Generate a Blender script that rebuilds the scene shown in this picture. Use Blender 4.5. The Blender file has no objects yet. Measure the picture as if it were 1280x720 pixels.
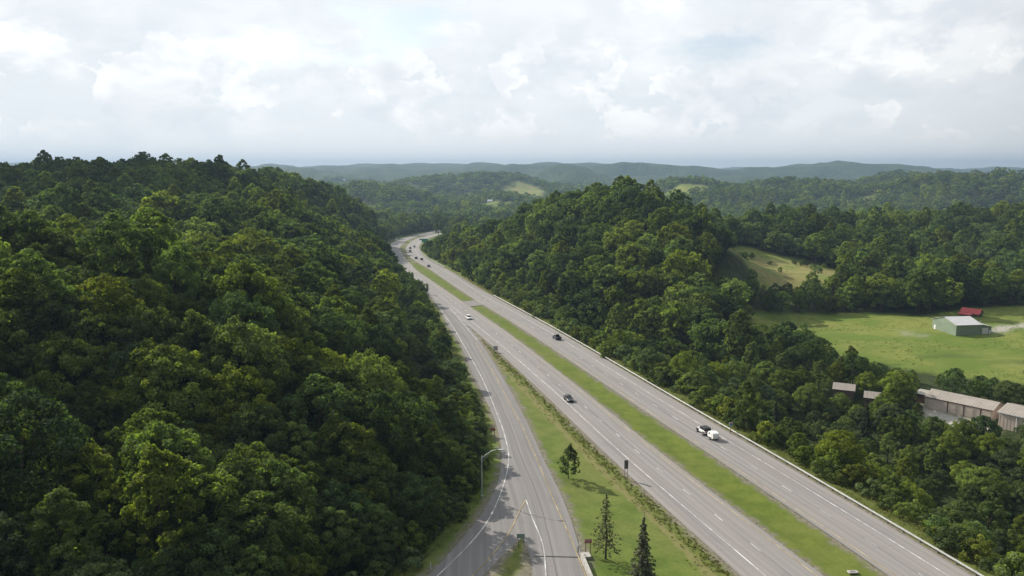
import bpy, math, random
import numpy as np
from math import radians as R_
random.seed(7)
rng = np.random.default_rng(11)
scene = bpy.context.scene
C = scene.collection
PI = math.pi

# ------------------------------------------------------------------ camera geometry
F, CX, CY, HOR = 1000.0, 640.0, 360.0, 213.0
CAMZ = 57.0
PITCH = math.atan((CY - HOR) / F)
CP, SP = math.cos(PITCH), math.sin(PITCH)
def ray(px, py):
    a, b = (px - CX) / F, (py - CY) / F
    return np.array((a, CP - b * SP, -SP - b * CP))
def grade(Y):
    Y = np.asarray(Y, float)
    return np.where(Y < 1000, -0.02 * Y, -20.0)
def gnd(px, py):                       # a point of the road's plane
    d = ray(px, py)
    t = CAMZ / (-d[2] - 0.02 * d[1])
    return np.array((t * d[0], t * d[1]))
def gz(px, py, z):                     # a point at height z
    d = ray(px, py); t = (z - CAMZ) / d[2]
    return np.array((t * d[0], t * d[1]))
def atY(px, py, Y):
    d = ray(px, py); t = Y / d[1]
    return np.array((t * d[0], Y, CAMZ + t * d[2]))
def project(P):
    P = np.asarray(P, float); d = P - np.array((0, 0, CAMZ))
    zc = d[..., 1] * CP - d[..., 2] * SP
    zc = np.where(zc > .1, zc, .1)
    up = d[..., 1] * SP + d[..., 2] * CP
    return CX + F * d[..., 0] / zc, CY - F * up / zc, zc

# ------------------------------------------------------------------ helpers
def tag(o, label=None, cat=None, group=None, kind=None):
    if label: o['label'] = label
    if cat: o['category'] = cat
    if group: o['group'] = group
    if kind: o['kind'] = kind
    return o
def empty(name, loc=(0, 0, 0), rz=0):
    o = bpy.data.objects.new(name, None); C.objects.link(o)
    o.location = loc; o.rotation_euler = (0, 0, rz); o.empty_display_size = .5
    return o
def link_mesh(name, me, parent=None):
    o = bpy.data.objects.new(name, me); C.objects.link(o)
    if parent: o.parent = parent
    return o
def copy_tree(o, parent=None):
    c = o.copy(); C.objects.link(c)
    if parent: c.parent = parent
    for ch in list(o.children): copy_tree(ch, c)
    return c
class MB:
    """collects shapes; build() links them as one mesh object"""
    def __init__(s): s.v = []; s.f = []; s.m = []
    def add(s, vs, fs, m=0):
        b = len(s.v); s.v += [tuple(map(float, p)) for p in vs]
        for f in fs: s.f.append(tuple(b + i for i in f)); s.m.append(m)
        return s
    def box(s, c, d, m=0, rz=0, bev=0):
        x, y, z = [q / 2 for q in d]
        if bev:
            return s.loft([(-y, -z + bev, z - bev, x - bev), (-y + bev, -z, z, x), (y - bev, -z, z, x), (y, -z + bev, z - bev, x - bev)], m, c, rz, bev)
        P = [(-x, -y, -z), (x, -y, -z), (x, y, -z), (-x, y, -z), (-x, -y, z), (x, -y, z), (x, y, z), (-x, y, z)]
        cr, sr = math.cos(rz), math.sin(rz)
        P = [(c[0] + p[0] * cr - p[1] * sr, c[1] + p[0] * sr + p[1] * cr, c[2] + p[2]) for p in P]
        return s.add(P, [(0, 3, 2, 1), (4, 5, 6, 7), (0, 1, 5, 4), (1, 2, 6, 5), (2, 3, 7, 6), (3, 0, 4, 7)], m)
    def loft(s, secs, m=0, c=(0, 0, 0), rz=0, cor=.08, top=1.0):
        """sections (y, z0, z1, halfwidth) along y, corners cut by cor; top scales the upper width"""
        cr, sr = math.cos(rz), math.sin(rz); vs = []
        for (y, z0, z1, w) in secs:
            k = min(cor, w * .45, (z1 - z0) * .45); wt = w * top
            ring = [(-w, z0 + k), (-w + k, z0), (w - k, z0), (w, z0 + k), (wt, z1 - k), (wt - k, z1), (-wt + k, z1), (-wt, z1 - k)]
            for x, z in ring:
                vs.append((c[0] + x * cr - y * sr, c[1] + x * sr + y * cr, c[2] + z))
        fs = []; n = len(secs)
        for i in range(n - 1):
            for j in range(8):
                a, b = i * 8 + j, i * 8 + (j + 1) % 8
                fs.append((a, b, b + 8, a + 8))
        fs.append(tuple(range(7, -1, -1))); fs.append(tuple((n - 1) * 8 + j for j in range(8)))
        return s.add(vs, fs, m)
    def tube(s, pts, rad, m=0, n=8):
        pts = [np.array(p, float) for p in pts]
        if not hasattr(rad, '__len__'): rad = [rad] * len(pts)
        vs = []
        for i, p in enumerate(pts):
            t = pts[min(i + 1, len(pts) - 1)] - pts[max(i - 1, 0)]
            t /= np.linalg.norm(t) + 1e-9
            a = np.cross(t, (0, 0, 1)) if abs(t[2]) < .95 else np.cross(t, (1, 0, 0))
            a /= np.linalg.norm(a); b = np.cross(t, a)
            for k in range(n):
                q = 2 * PI * k / n
                vs.append(p + rad[i] * (math.cos(q) * a + math.sin(q) * b))
        fs = []
        for i in range(len(pts) - 1):
            for k in range(n):
                a0, a1 = i * n + k, i * n + (k + 1) % n
                fs.append((a0, a0 + n, a1 + n, a1))
        fs.append(tuple(range(n))); fs.append(tuple((len(pts) - 1) * n + k for k in range(n - 1, -1, -1)))
        return s.add(vs, fs, m)
    def cyl(s, c, axis, r, h, m=0, n=16):
        c = np.array(c, float); ax = np.array(axis, float)
        return s.tube([c - ax * h / 2, c + ax * h / 2], r, m, n)
    def prism(s, prof, x0, x1, m=0):
        """profile in (y, z), extruded along x"""
        n = len(prof)
        vs = [(x0, y, z) for y, z in prof] + [(x1, y, z) for y, z in prof]
        fs = [tuple(range(n)), tuple(range(2 * n - 1, n - 1, -1))] + [(i, i + n, (i + 1) % n + n, (i + 1) % n) for i in range(n)]
        return s.add(vs, fs, m)
    def build(s, name, mats, parent=None, smooth=False):
        me = bpy.data.meshes.new(name); me.from_pydata(s.v, [], s.f)
        mats = mats if isinstance(mats, (list, tuple)) else [mats]
        for m in mats: me.materials.append(m)
        for p, k in zip(me.polygons, s.m):
            p.material_index = k; p.use_smooth = smooth
        me.update()
        return link_mesh(name, me, parent)
def np_mesh(name, V, Q, mats, attrs=None, smooth=False):
    me = bpy.data.meshes.new(name)
    nv, nf, k = len(V), len(Q), Q.shape[1]
    me.vertices.add(nv); me.vertices.foreach_set('co', np.ascontiguousarray(V, np.float32).ravel())
    me.loops.add(nf * k); me.loops.foreach_set('vertex_index', np.ascontiguousarray(Q, np.int32).ravel())
    me.polygons.add(nf)
    me.polygons.foreach_set('loop_start', np.arange(0, nf * k, k, dtype=np.int32))
    me.polygons.foreach_set('use_smooth', np.full(nf, smooth, dtype=bool))
    for m in (mats if isinstance(mats, (list, tuple)) else [mats]): me.materials.append(m)
    for an, av in (attrs or {}).items():
        a = me.attributes.new(an, 'FLOAT', 'POINT'); a.data.foreach_set('value', np.ascontiguousarray(av, np.float32))
    me.update(calc_edges=True); me.validate()
    return me

# ------------------------------------------------------------------ materials
class NT:
    def __init__(s, name):
        s.mat = bpy.data.materials.new(name); s.mat.use_nodes = True
        s.t = s.mat.node_tree; s.t.nodes.clear()
        s.out = s.t.nodes.new('ShaderNodeOutputMaterial')
    def n(s, typ, ins=None, **kw):
        nd = s.t.nodes.new('ShaderNode' + typ)
        for k, v in kw.items(): setattr(nd, k, v)
        for k, v in (ins or {}).items():
            if isinstance(v, bpy.types.NodeSocket): s.t.links.new(v, nd.inputs[k])
            else: nd.inputs[k].default_value = v
        return nd
    def math(s, op, a, b=0.0, c=None, clamp=False):
        nd = s.n('Math', {0: a, 1: b}, operation=op, use_clamp=clamp)
        if c is not None:
            if isinstance(c, bpy.types.NodeSocket): s.t.links.new(c, nd.inputs[2])
            else: nd.inputs[2].default_value = c
        return nd.outputs[0]
    def ramp(s, f, lo, hi, a=0.0, b=1.0):
        return s.n('MapRange', {0: f, 1: lo, 2: hi, 3: a, 4: b}, interpolation_type='SMOOTHSTEP').outputs[0]
    def mix(s, f, a, b, mode='MIX'):
        nd = s.n('Mix', data_type='RGBA', blend_type=mode)
        for k, v in ((0, f), (6, a), (7, b)):
            if isinstance(v, bpy.types.NodeSocket): s.t.links.new(v, nd.inputs[k])
            else: nd.inputs[k].default_value = v if k == 0 else (*v, 1.0)[:4]
        return nd.outputs[2]
    def noise(s, scale, vec=None, detail=4, rough=.55, dist=0):
        ins = {'Scale': scale, 'Detail': detail, 'Roughness': rough, 'Distortion': dist}
        if vec is not None: ins['Vector'] = vec
        return s.n('TexNoise', ins).outputs[0]
    def attr(s, name): return s.n('Attribute', attribute_name=name).outputs['Fac']
    def pos(s): return s.n('NewGeometry').outputs['Position']
    def vscale(s, vec, sc):
        return s.n('Mapping', {'Vector': vec, 'Scale': sc}).outputs[0]
    def princ(s, col, rough=.8, metal=0.0, spec=.3, bump=None, bstr=.3, bdist=.1, **kw):
        ins = {'Roughness': rough, 'Metallic': metal, 'Specular IOR Level': spec}
        ins['Base Color'] = col if isinstance(col, bpy.types.NodeSocket) else (*col, 1.0)[:4]
        ins.update(kw)
        if bump is not None:
            ins['Normal'] = s.n('Bump', {'Height': bump, 'Strength': bstr, 'Distance': bdist}).outputs[0]
        nd = s.n('BsdfPrincipled', ins)
        s.t.links.new(nd.outputs[0], s.out.inputs[0])
        return s.mat
def simple(name, col, rough=.6, metal=0.0, spec=.4, var=.25, scale=3.0):
    t = NT(name)
    tc = t.n('TexCoord').outputs['Object']
    f = t.noise(scale, tc, 5, .6)
    c = t.mix(t.ramp(f, .3, .7), tuple(q * (1 - var) for q in col), tuple(min(1, q * (1 + var * .5)) for q in col))
    return t.princ(c, rough, metal, spec)

def foliage(name, dark, light, transl=.35, warm=(.12, .12, .02)):
    t = NT(name)
    rnd = t.n('ObjectInfo').outputs['Random']
    isl = t.n('NewGeometry').outputs['Random Per Island']
    lobe = t.attr('lobe')
    f = t.math('ADD', t.math('MULTIPLY', isl, .45), t.math('MULTIPLY', lobe, .55))
    c = t.mix(f, dark, light)
    hs = t.n('HueSaturation', {'Hue': t.math('MULTIPLY_ADD', rnd, -.042, .515), 'Saturation': t.math('MULTIPLY_ADD', rnd, .25, .74),
                               'Value': t.math('MULTIPLY_ADD', t.math('FRACT', t.math('MULTIPLY', rnd, 7.31)), .75, .62), 'Color': c}).outputs[0]
    p = t.n('BsdfPrincipled', {'Base Color': hs, 'Roughness': .8, 'Specular IOR Level': .06})
    tc = t.mix(1.0, hs, (1.34, 1.50, .52), 'MULTIPLY')
    tr = t.n('BsdfTranslucent', {'Color': tc})
    mx = t.n('MixShader', {0: transl, 1: p.outputs[0], 2: tr.outputs[0]})
    t.t.links.new(mx.outputs[0], t.out.inputs[0])
    return t.mat

M = {}
M['leaf_a'] = foliage('leaf_yellowgreen', (.045, .072, .010), (.225, .295, .042), .50)
M['leaf_b'] = foliage('leaf_midgreen', (.034, .060, .011), (.165, .250, .040), .48)
M['leaf_c'] = foliage('leaf_darkgreen', (.021, .041, .011), (.105, .178, .040), .44)
M['leaf_d'] = foliage('leaf_greygreen', (.042, .068, .022), (.180, .255, .085), .44)
M['leaf_conifer'] = foliage('needle_green', (.022, .036, .016), (.050, .070, .028), .12, (.03, .04, .01))
M['leaf_pine'] = foliage('needle_greygreen', (.075, .082, .048), (.150, .155, .088), .25, (.05, .05, .02))
M['leaf_shrub'] = foliage('leaf_shrub', (.070, .100, .018), (.230, .285, .050), .48)
M['weed'] = foliage('leaf_weed', (.110, .140, .026), (.25, .265, .070), .4)
M['bark'] = simple('bark', (.10, .08, .06), .9, 0, .1, .5, 2.0)
M['dead'] = simple('dead_bark', (.30, .28, .25), .9, 0, .1, .3, 2.0)
M['galv'] = simple('galvanised_steel', (.40, .41, .41), .45, .55, .4, .15, .7)
M['lamp_metal'] = simple('lamp_aluminium', (.50, .52, .53), .5, .3, .4, .1)
M['rail_post'] = simple('rail_post', (.20, .19, .18), .8, .2, .3, .3)
M['black'] = simple('black_plastic', (.018, .018, .020), .5, 0, .4, .2)
M['rubber'] = simple('tyre_rubber', (.022, .022, .022), .85, 0, .2, .2)
M['rim'] = simple('wheel_rim', (.35, .35, .36), .35, .8, .5, .1)
M['glass'] = simple('car_glass', (.012, .015, .018), .08, 0, .6, .1)
M['whitep'] = simple('white_paint', (.80, .80, .78), .3, 0, .5, .04)
M['navy'] = simple('navy_paint', (.030, .032, .060), .3, .3, .5, .1)
M['charcoal'] = simple('charcoal_paint', (.045, .047, .050), .3, .4, .5, .1)
M['silver'] = simple('silver_paint', (.55, .56, .58), .3, .5, .5, .05)
M['softtop'] = simple('black_soft_top', (.045, .045, .047), .75, 0, .2, .2)
M['lens_red'] = simple('red_lens', (.45, .02, .02), .25, 0, .5, .1)
M['lens_clear'] = simple('clear_lens', (.75, .75, .72), .15, 0, .6, .05)
M['sign_back'] = simple('sign_back', (.13, .12, .12), .6, .2, .3, .2, 2)
M['sign_back_green'] = simple('sign_back_grey_green', (.25, .33, .31), .6, .2, .3, .1)
M['sign_back_grey'] = simple('sign_back_grey', (.42, .43, .44), .6, .2, .3, .1)
M['sign_red'] = simple('sign_red', (.30, .030, .035), .5, 0, .4, .1)
M['sign_white'] = simple('sign_white', (.75, .75, .74), .5, 0, .4, .05)
M['sign_green'] = simple('sign_green', (.03, .33, .24), .45, 0, .4, .1)
M['sign_blue'] = simple('sign_blue', (.08, .22, .42), .5, 0, .4, .1)
M['wood_red'] = simple('sign_post_brown', (.16, .055, .04), .8, 0, .2, .3)
M['concrete'] = simple('concrete', (.42, .40, .37), .85, 0, .2, .25, .8)
M['tan_wall'] = simple('tan_metal_siding', (.50, .42, .36), .6, 0, .3, .1, .5)
M['tan_roof'] = simple('tan_roof', (.34, .30, .26), .55, 0, .3, .12, .4)
M['pale_roof'] = simple('pale_roof', (.46, .43, .38), .6, 0, .3, .15, .4)
M['brown_trim'] = simple('brown_trim', (.10, .07, .055), .7, 0, .3, .2)
M['green_wall'] = simple('sage_metal_siding', (.235, .29, .215), .5, 0, .35, .08, .5)
M['grey_roof'] = simple('grey_metal_roof', (.52, .52, .52), .45, .1, .4, .08, .5)
M['red_roof'] = simple('red_metal_roof', (.48, .055, .050), .45, 0, .4, .12, .5)
M['timber'] = simple('dark_timber', (.17, .11, .08), .85, 0, .2, .3)
M['door_white'] = simple('white_door', (.72, .72, .72), .5, 0, .35, .05)
M['window_dark'] = simple('dark_window', (.03, .035, .04), .15, 0, .5, .1)

def paint(name, col):
    t = NT(name)
    f = t.noise(.35, t.pos(), 8, .7)
    c = t.mix(t.ramp(f, .42, .62), tuple(q * .55 for q in col), col)
    return t.princ(c, .7, 0, .2)
M['line_white'] = paint('road_paint_white', (.62, .62, .60))
M['line_yellow'] = paint('road_paint_yellow', (.46, .37, .20))

def road_mat(name, base, cool=0.0):
    t = NT(name)
    uv = t.n('UVMap', uv_map='UVMap').outputs[0]
    sep = t.n('SeparateXYZ', {0: uv}); u, v = sep.outputs[0], sep.outputs[1]
    P = t.pos()
    st = t.noise(1.0, t.n('CombineXYZ', {0: t.math('MULTIPLY', u, 1.3), 1: t.math('MULTIPLY', v, .012)}).outputs[0], 5, .6)
    st2 = t.noise(1.0, t.n('CombineXYZ', {0: t.math('MULTIPLY', u, .35), 1: t.math('MULTIPLY', v, .03)}).outputs[0], 4, .6)
    big = t.noise(.05, P, 4, .6)
    fine = t.noise(4.0, P, 3, .7)
    c = t.mix(t.ramp(st, .36, .66), tuple(q * .74 for q in base), tuple(q * 1.08 for q in base))
    c = t.mix(t.ramp(st2, .35, .7, 0, .4), c, tuple(q * a for q, a in zip(base, (1.05, .98, .92))))
    c = t.mix(t.ramp(big, .35, .65, 0, .35), c, tuple(q * .84 for q in base))
    c = t.mix(t.ramp(fine, .3, .7, 0, .18), c, tuple(q * .6 for q in base))
    # wheel paths: two dark bands in each lane (u runs from the median edge, metres)
    w = t.math('SINE', t.math('MULTIPLY', t.math('SUBTRACT', u, 1.0), 2 * PI / 1.83))
    c = t.mix(t.ramp(w, .1, 1.0, 0, .26), c, tuple(q * .70 for q in base))
    pt = t.noise(1.0, t.n('CombineXYZ', {0: t.math('MULTIPLY', u, .28), 1: t.math('MULTIPLY', v, .055), 2: 7.0}).outputs[0], 2, .4)
    c = t.mix(t.ramp(pt, .62, .64, 0, .28), c, tuple(q * .62 for q in base))
    # sealed longitudinal seam and transverse joints
    cr = t.noise(1.0, t.n('CombineXYZ', {0: 3.0, 1: t.math('MULTIPLY', v, .12)}).outputs[0], 3)
    seam = t.math('ABSOLUTE', t.math('SUBTRACT', u, t.math('MULTIPLY_ADD', cr, .35, 4.35)))
    c = t.mix(t.ramp(seam, .03, .16, .55, 0), c, tuple(q * .35 for q in base))
    jt = t.math('ABSOLUTE', t.math('SUBTRACT', t.math('FRACT', t.math('MULTIPLY', v, 1 / 18.0)), .5))
    c = t.mix(t.ramp(jt, .002, .008, .28, 0), c, tuple(q * .55 for q in base))
    return t.princ(c, .85, 0, .25, fine, .15, .02)
M['road'] = road_mat('worn_concrete_road', (.272, .258, .247))
M['ramp'] = road_mat('worn_asphalt_ramp', (.226, .216, .210))

def ground_mat():
    t = NT('ground_cover'); P = t.pos()
    n1 = t.noise(.035, P, 5, .6); n2 = t.noise(.25, P, 5, .65); n3 = t.noise(1.6, P, 4, .7); n4 = t.noise(.008, P, 4, .6)
    mow = t.mix(t.ramp(n2, .35, .65), (.080, .126, .020), (.130, .172, .034))
    mow = t.mix(t.ramp(n1, .40, .62, 0, .55), mow, (.180, .180, .058))
    mow = t.mix(t.ramp(n3, .35, .7, 0, .35), mow, (.055, .080, .016))
    median = t.mix(t.ramp(n2, .35, .65), (.088, .122, .017), (.135, .165, .028))
    median = t.mix(t.ramp(n3, .35, .7, 0, .4), median, (.060, .088, .016))
    median = t.mix(t.ramp(n1, .46, .64, 0, .35), median, (.150, .155, .050))
    meadow = t.mix(t.ramp(n1, .38, .62), (.112, .165, .026), (.190, .210, .050))
    meadow = t.mix(t.ramp(n2, .42, .66, 0, .45), meadow, (.100, .135, .026))
    meadow = t.mix(t.ramp(n3, .4, .7, 0, .25), meadow, (.070, .090, .022))
    meadow = t.mix(t.ramp(t.noise(.02, t.vscale(P, (1, 2.2, 1)), 3), .55, .68, 0, .6), meadow, (.062, .092, .022))
    brown = t.mix(t.ramp(n1, .42, .6), (.25, .23, .085), (.17, .215, .05))
    brown = t.mix(t.ramp(n2, .45, .7, 0, .6), brown, (.13, .10, .045))
    brown = t.mix(t.ramp(n3, .5, .7, 0, .3), brown, (.10, .11, .03))
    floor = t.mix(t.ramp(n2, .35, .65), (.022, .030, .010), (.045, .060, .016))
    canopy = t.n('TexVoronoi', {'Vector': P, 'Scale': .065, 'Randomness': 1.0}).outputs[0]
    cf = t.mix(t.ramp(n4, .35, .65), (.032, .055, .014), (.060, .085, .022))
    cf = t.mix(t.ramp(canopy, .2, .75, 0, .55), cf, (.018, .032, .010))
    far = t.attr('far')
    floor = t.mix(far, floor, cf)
    gravel = t.mix(t.ramp(n3, .3, .7), (.10, .085, .065), (.25, .225, .19))
    c = t.mix(t.attr('median'), mow, median)
    wd = t.mix(t.ramp(n3, .3, .65), (.065, .095, .020), (.135, .145, .040))
    c = t.mix(t.attr('weedy'), c, wd)
    wb = t.math('ABSOLUTE', t.math('SUBTRACT', t.math('ADD', t.attr('weedy'), t.math('MULTIPLY', t.math('SUBTRACT', n2, .5), .5)), .45))
    c = t.mix(t.ramp(wb, .08, .34, .55, 0), c, (.21, .18, .085))
    c = t.mix(t.attr('meadow'), c, meadow)
    c = t.mix(t.attr('brown'), c, brown)
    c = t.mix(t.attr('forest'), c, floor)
    g = t.math('ADD', t.attr('rd'), t.math('MULTIPLY', t.math('SUBTRACT', n2, .5), 3.6))
    g = t.math('ADD', g, t.math('MULTIPLY', t.math('SUBTRACT', n3, .5), 1.2))
    c = t.mix(t.ramp(g, .6, 2.1, .85, 0), c, gravel)
    c = t.mix(t.attr('gravel'), c, t.mix(t.ramp(n3, .3, .7), (.30, .28, .245), (.46, .435, .39)))
    h = t.math('ADD', t.math('MULTIPLY', n3, .35), n2)
    fb = t.math('MULTIPLY', t.math('MULTIPLY', far, canopy), -9.0)
    hh = t.math('ADD', t.math('MULTIPLY', h, .25), fb)
    return t.princ(c, .95, 0, .1, hh, .6, 1.0)
M['ground'] = ground_mat()

# ------------------------------------------------------------------ road polylines (ground plane, metres)
def resample(P, step=4.0):
    P = np.asarray(P, float); d = np.r_[0, np.cumsum(np.hypot(*np.diff(P, axis=0).T))]
    n = max(2, int(d[-1] / step)); s = np.linspace(0, d[-1], n + 1)
    return np.c_[np.interp(s, d, P[:, 0]), np.interp(s, d, P[:, 1])]
def smooth(P, k, it=2):
    P = P.copy()
    for _ in range(it):
        pad = np.r_[2 * P[0] - P[k:0:-1], P, 2 * P[-1] - P[-2:-k - 2:-1]]
        ker = np.ones(2 * k + 1) / (2 * k + 1)
        P = np.c_[np.convolve(pad[:, 0], ker, 'valid'), np.convolve(pad[:, 1], ker, 'valid')]
    return P
def curve(px, before=160, after=(), k=5, step=4.0, it=2):
    P = [gnd(*p) for p in px]
    d = P[0] - P[2]; d /= np.linalg.norm(d)
    P = [P[0] + d * before] + P + [np.array(a, float) for a in after]
    return smooth(resample(P, step), k, it)
def normals(P):
    t = np.gradient(P, axis=0); t /= np.linalg.norm(t, axis=1)[:, None]
    return np.c_[-t[:, 1], t[:, 0]]            # left of travel direction (near -> far)
def offset(P, d): return P + normals(P) * d
far_tail = [(-30, 1050), (60, 1085), (180, 1100), (320, 1090)]
RE = curve([(1215, 718.8), (1135, 673.8), (1082.5, 638.8), (1020, 603.8), (960, 568.5), (907.5, 537.5), (862.5, 512.5), (811.9, 482), (760, 451.5),
            (707.5, 420.5), (679.4, 404.5), (651.3, 389.5), (615, 370), (588.8, 354.5), (560, 337), (542.5, 328.5), (530, 320.6), (523.5, 313),
            (523.8, 307.5), (527.5, 302.5), (533.8, 298.3), (543.8, 295.2), (560, 291.3)], after=far_tail)
RE = smooth(RE, 3, 1)
RI = offset(RE, 12.0)
LI = curve([(1027.5, 719), (960, 667.5), (888.8, 614), (851, 587), (808, 553), (763, 515.6), (735.6, 493), (694, 461), (651, 427.5), (625, 408.8),
            (594, 388), (566, 369), (543.8, 353.8), (520, 338), (505.5, 321), (499, 309.5), (506, 302), (517.5, 297), (532.5, 293.7), (545, 290.6), (566, 287.3)],
           after=[(-30, 1085), (60, 1112), (180, 1128), (320, 1118)])
LO = offset(LI, 11.8)
ramp_left_px = [(535, 720), (555, 700), (580, 672.5), (602.5, 645), (617.5, 620), (626.5, 593), (628.5, 567.5), (623.8, 540), (616, 517), (604, 495),
                (591, 469), (576, 431), (557.5, 403), (551, 388), (537, 370), (517, 353)]
ramp_right_px = [(735, 720), (720, 670), (712.5, 642.5), (697.5, 607.5), (680, 577.5), (665, 540), (640, 491), (625, 465), (598, 424), (577, 398), (556, 377), (530, 356)]
def curve_y(px, before):
    P = np.array([gnd(*p) for p in px]); d = P[0] - P[1]; d = d / abs(d[1])
    P = np.r_[[P[0] + d * before], P]
    return smooth(resample(P, 2.0), 4, 2)
RL = curve_y(ramp_left_px, 60)
RR = curve_y(ramp_right_px, 60)

def zroad(P, dz=0.0): return grade(P[:, 1]) + dz
def strip(name, A, B, dz, mat, u0=0.0, u1=None, parent=None, cols=5):
    n = len(A); V = []; UV = []
    s = np.r_[0, np.cumsum(np.hypot(*np.diff(A, axis=0).T))]
    for i in range(n):
        for k in range(cols):
            f = k / (cols - 1); p = A[i] * (1 - f) + B[i] * f
            V.append((p[0], p[1], float(grade(p[1])) + dz)); UV.append((np.linalg.norm(p - A[i]), s[i]))
    V = np.array(V); Q = []
    for i in range(n - 1):
        for k in range(cols - 1):
            a = i * cols + k; Q.append((a, a + 1, a + cols + 1, a + cols))
    Q = np.array(Q)
    me = np_mesh(name, V, Q, mat)
    uv = me.uv_layers.new(name='UVMap'); idx = np.empty(len(me.loops), np.int32); me.loops.foreach_get('vertex_index', idx)
    uv.data.foreach_set('uv', np.array(UV, np.float32)[idx].ravel())
    if me.polygons[0].normal.z < 0: me.flip_normals()
    return link_mesh(name, me, parent)
# u runs from the median edge outwards on both carriageways
tag(strip('outbound_road', RI, RE, .06, M['road']), kind='structure')
tag(strip('inbound_road', LI, LO, .06, M['road']), kind='structure')
ys = np.arange(RL[0, 1] if RL[0, 1] > RR[0, 1] else RR[0, 1], 440, 2.0)
def xat(P, y): return np.interp(y, P[:, 1], P[:, 0])
RLy = np.c_[xat(RL, ys), ys]; RRy = np.c_[xat(RR, ys), ys]
tag(strip('exit_ramp_road', RRy, RLy, .035, M['ramp'], cols=7), kind='structure')

def dens(P, step=1.0): return resample(P, step)
marks = MB()
def line(P, w=.18, m=0, dz=.085, a=None, b=None):
    P = np.asarray(P, float); N = normals(P)
    for i in range(len(P) - 1):
        q = [P[i] + N[i] * w / 2, P[i] - N[i] * w / 2, P[i + 1] - N[i + 1] * w / 2, P[i + 1] + N[i + 1] * w / 2]
        marks.add([(p[0], p[1], float(grade(p[1])) + dz) for p in q], [(0, 1, 2, 3)], m)
def cut(P, y0, y1): return P[(P[:, 1] > y0) & (P[:, 1] < y1)]
line(cut(offset(RE, 3.5), 20, 1030), .20)
line(cut(offset(RI, -1.0), 20, 1030), .18, 1)
line(cut(offset(LI, 0.95), 20, 1030), .18, 1)
gore = gnd(560, 382)
line(cut(offset(LI, 8.3), 20, gore[1]), .22)
line(cut(offset(LI, 8.3), gore[1] + 90, 1030), .18)
def dashes(P, ph=0.0):
    P = resample(P, 1.0); s = 0
    i = int(ph)
    while i + 4 < len(P):
        if P[i, 1] < 900: line(P[i:i + 4], .17)
        i += 12
dashes(cut(offset(RE, 7.25), 20, 1030), 3)
dashes(cut(offset(LI, 4.65), 20, 1030), 5)
def pxline(px, w=.18, m=0, k=3): 
    P = np.array([gnd(*p) for p in px]); line(smooth(resample(P, 1.5), k, 2), w, m)
pxline([(530, 736), (547.5, 720), (590, 678.8), (612.5, 650), (630, 607.5), (637.5, 572.5), (630, 540), (612, 494), (600.6, 468.8), (583.8, 438.8), (567, 410), (557, 396), (545, 378)], .2)
pxline([(740, 742), (732.5, 720), (710, 665), (692.5, 627.5), (680, 595), (656, 540), (634, 499), (617, 465), (604, 444), (594, 428)], .17, 1)
pxline([(575, 735), (592.5, 719), (627.5, 680), (640, 660), (652.5, 632.5), (657.5, 625)], .18, 1, 1)
pxline([(683, 740), (682.5, 720), (680, 685), (675, 670), (665, 647.5), (657.5, 625)], .2, 0, 1)
pxline([(560, 382), (578, 404), (597, 426)], .2, 0, 1)
A0, B0 = np.array([gnd(562, 384.5), gnd(597, 426)]), np.array([gnd(565, 386), gnd(621, 432)])
for q in np.linspace(.18, .95, 7):             # diagonal gore bars
    a = A0[0] * (1 - q) + A0[1] * q; b = B0[0] * (1 - q * .92) + B0[1] * q * .92
    line(np.array([a, (a + b) / 2, b]), .3)
tag(marks.build('road_markings', [M['line_white'], M['line_yellow']]), kind='structure')

# grass island between the two ramp branches
isl_l = smooth(resample(np.array([gnd(560, 760), gnd(605, 719), gnd(630, 693), gnd(652.5, 671)]), 1.5), 2)
isl_r = smooth(resample(np.array([gnd(668, 765), gnd(666, 719), gnd(663, 690), gnd(653.5, 671)]), 1.5), 2)

# ------------------------------------------------------------------ terrain
def spl(P): return resample(P, 3.0)
BL = np.r_[RL[RL[:, 1] < 400], LO[LO[:, 1] > 405]]        # left limit of all pavement
BR = RE                                                    # right limit
EDGE = np.r_[spl(BL), spl(BR)]
corr_poly = np.r_[BL, BR[::-1]]
def inpoly(P, poly):
    x, y = P[:, 0], P[:, 1]; r = np.zeros(len(P), bool); n = len(poly); j = n - 1
    for i in range(n):
        xi, yi, xj, yj = *poly[i], *poly[j]
        if yi != yj:
            c = ((yi > y) != (yj > y)) & (x < (xj - xi) * (y - yi) / (yj - yi) + xi); r ^= c
        j = i
    return r
def mind(P, E, ch=4000):
    out = np.empty(len(P))
    for i in range(0, len(P), ch):
        q = P[i:i + ch]; out[i:i + ch] = np.sqrt(((q[:, None, :] - E[None]) ** 2).sum(2).min(1))
    return out
cps = []
def can(px, py, Y, th=19.0):
    p = atY(px, py, Y); cps.append((p[0], p[1], p[2] - th))
def grd(px, py, z):
    p = gz(px, py, z); cps.append((p[0], p[1], z))
for a in [(0, 205, 520), (130, 204, 500), (260, 206, 480), (300, 213, 520), (350, 226, 560), (400, 232, 620), (440, 245, 690), (470, 262, 740),
          (100, 600, 85), (20, 690, 58), (100, 700, 68), (300, 600, 95), (200, 500, 108), (400, 500, 125), (100, 420, 125), (300, 400, 140), (450, 400, 170),
          (520, 430, 200), (25, 292, 150), (230, 312, 150), (350, 345, 170), (450, 335, 230), (500, 370, 260), (100, 250, 300), (0, 240, 330), (200, 228, 380),
          (300, 245, 400), (400, 272, 420), (450, 290, 460), (500, 322, 480), (350, 280, 330), (150, 290, 220)]: can(*a)
can(450, 650, 110, 9); can(520, 560, 150, 9); can(330, 680, 85, 12)
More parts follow.
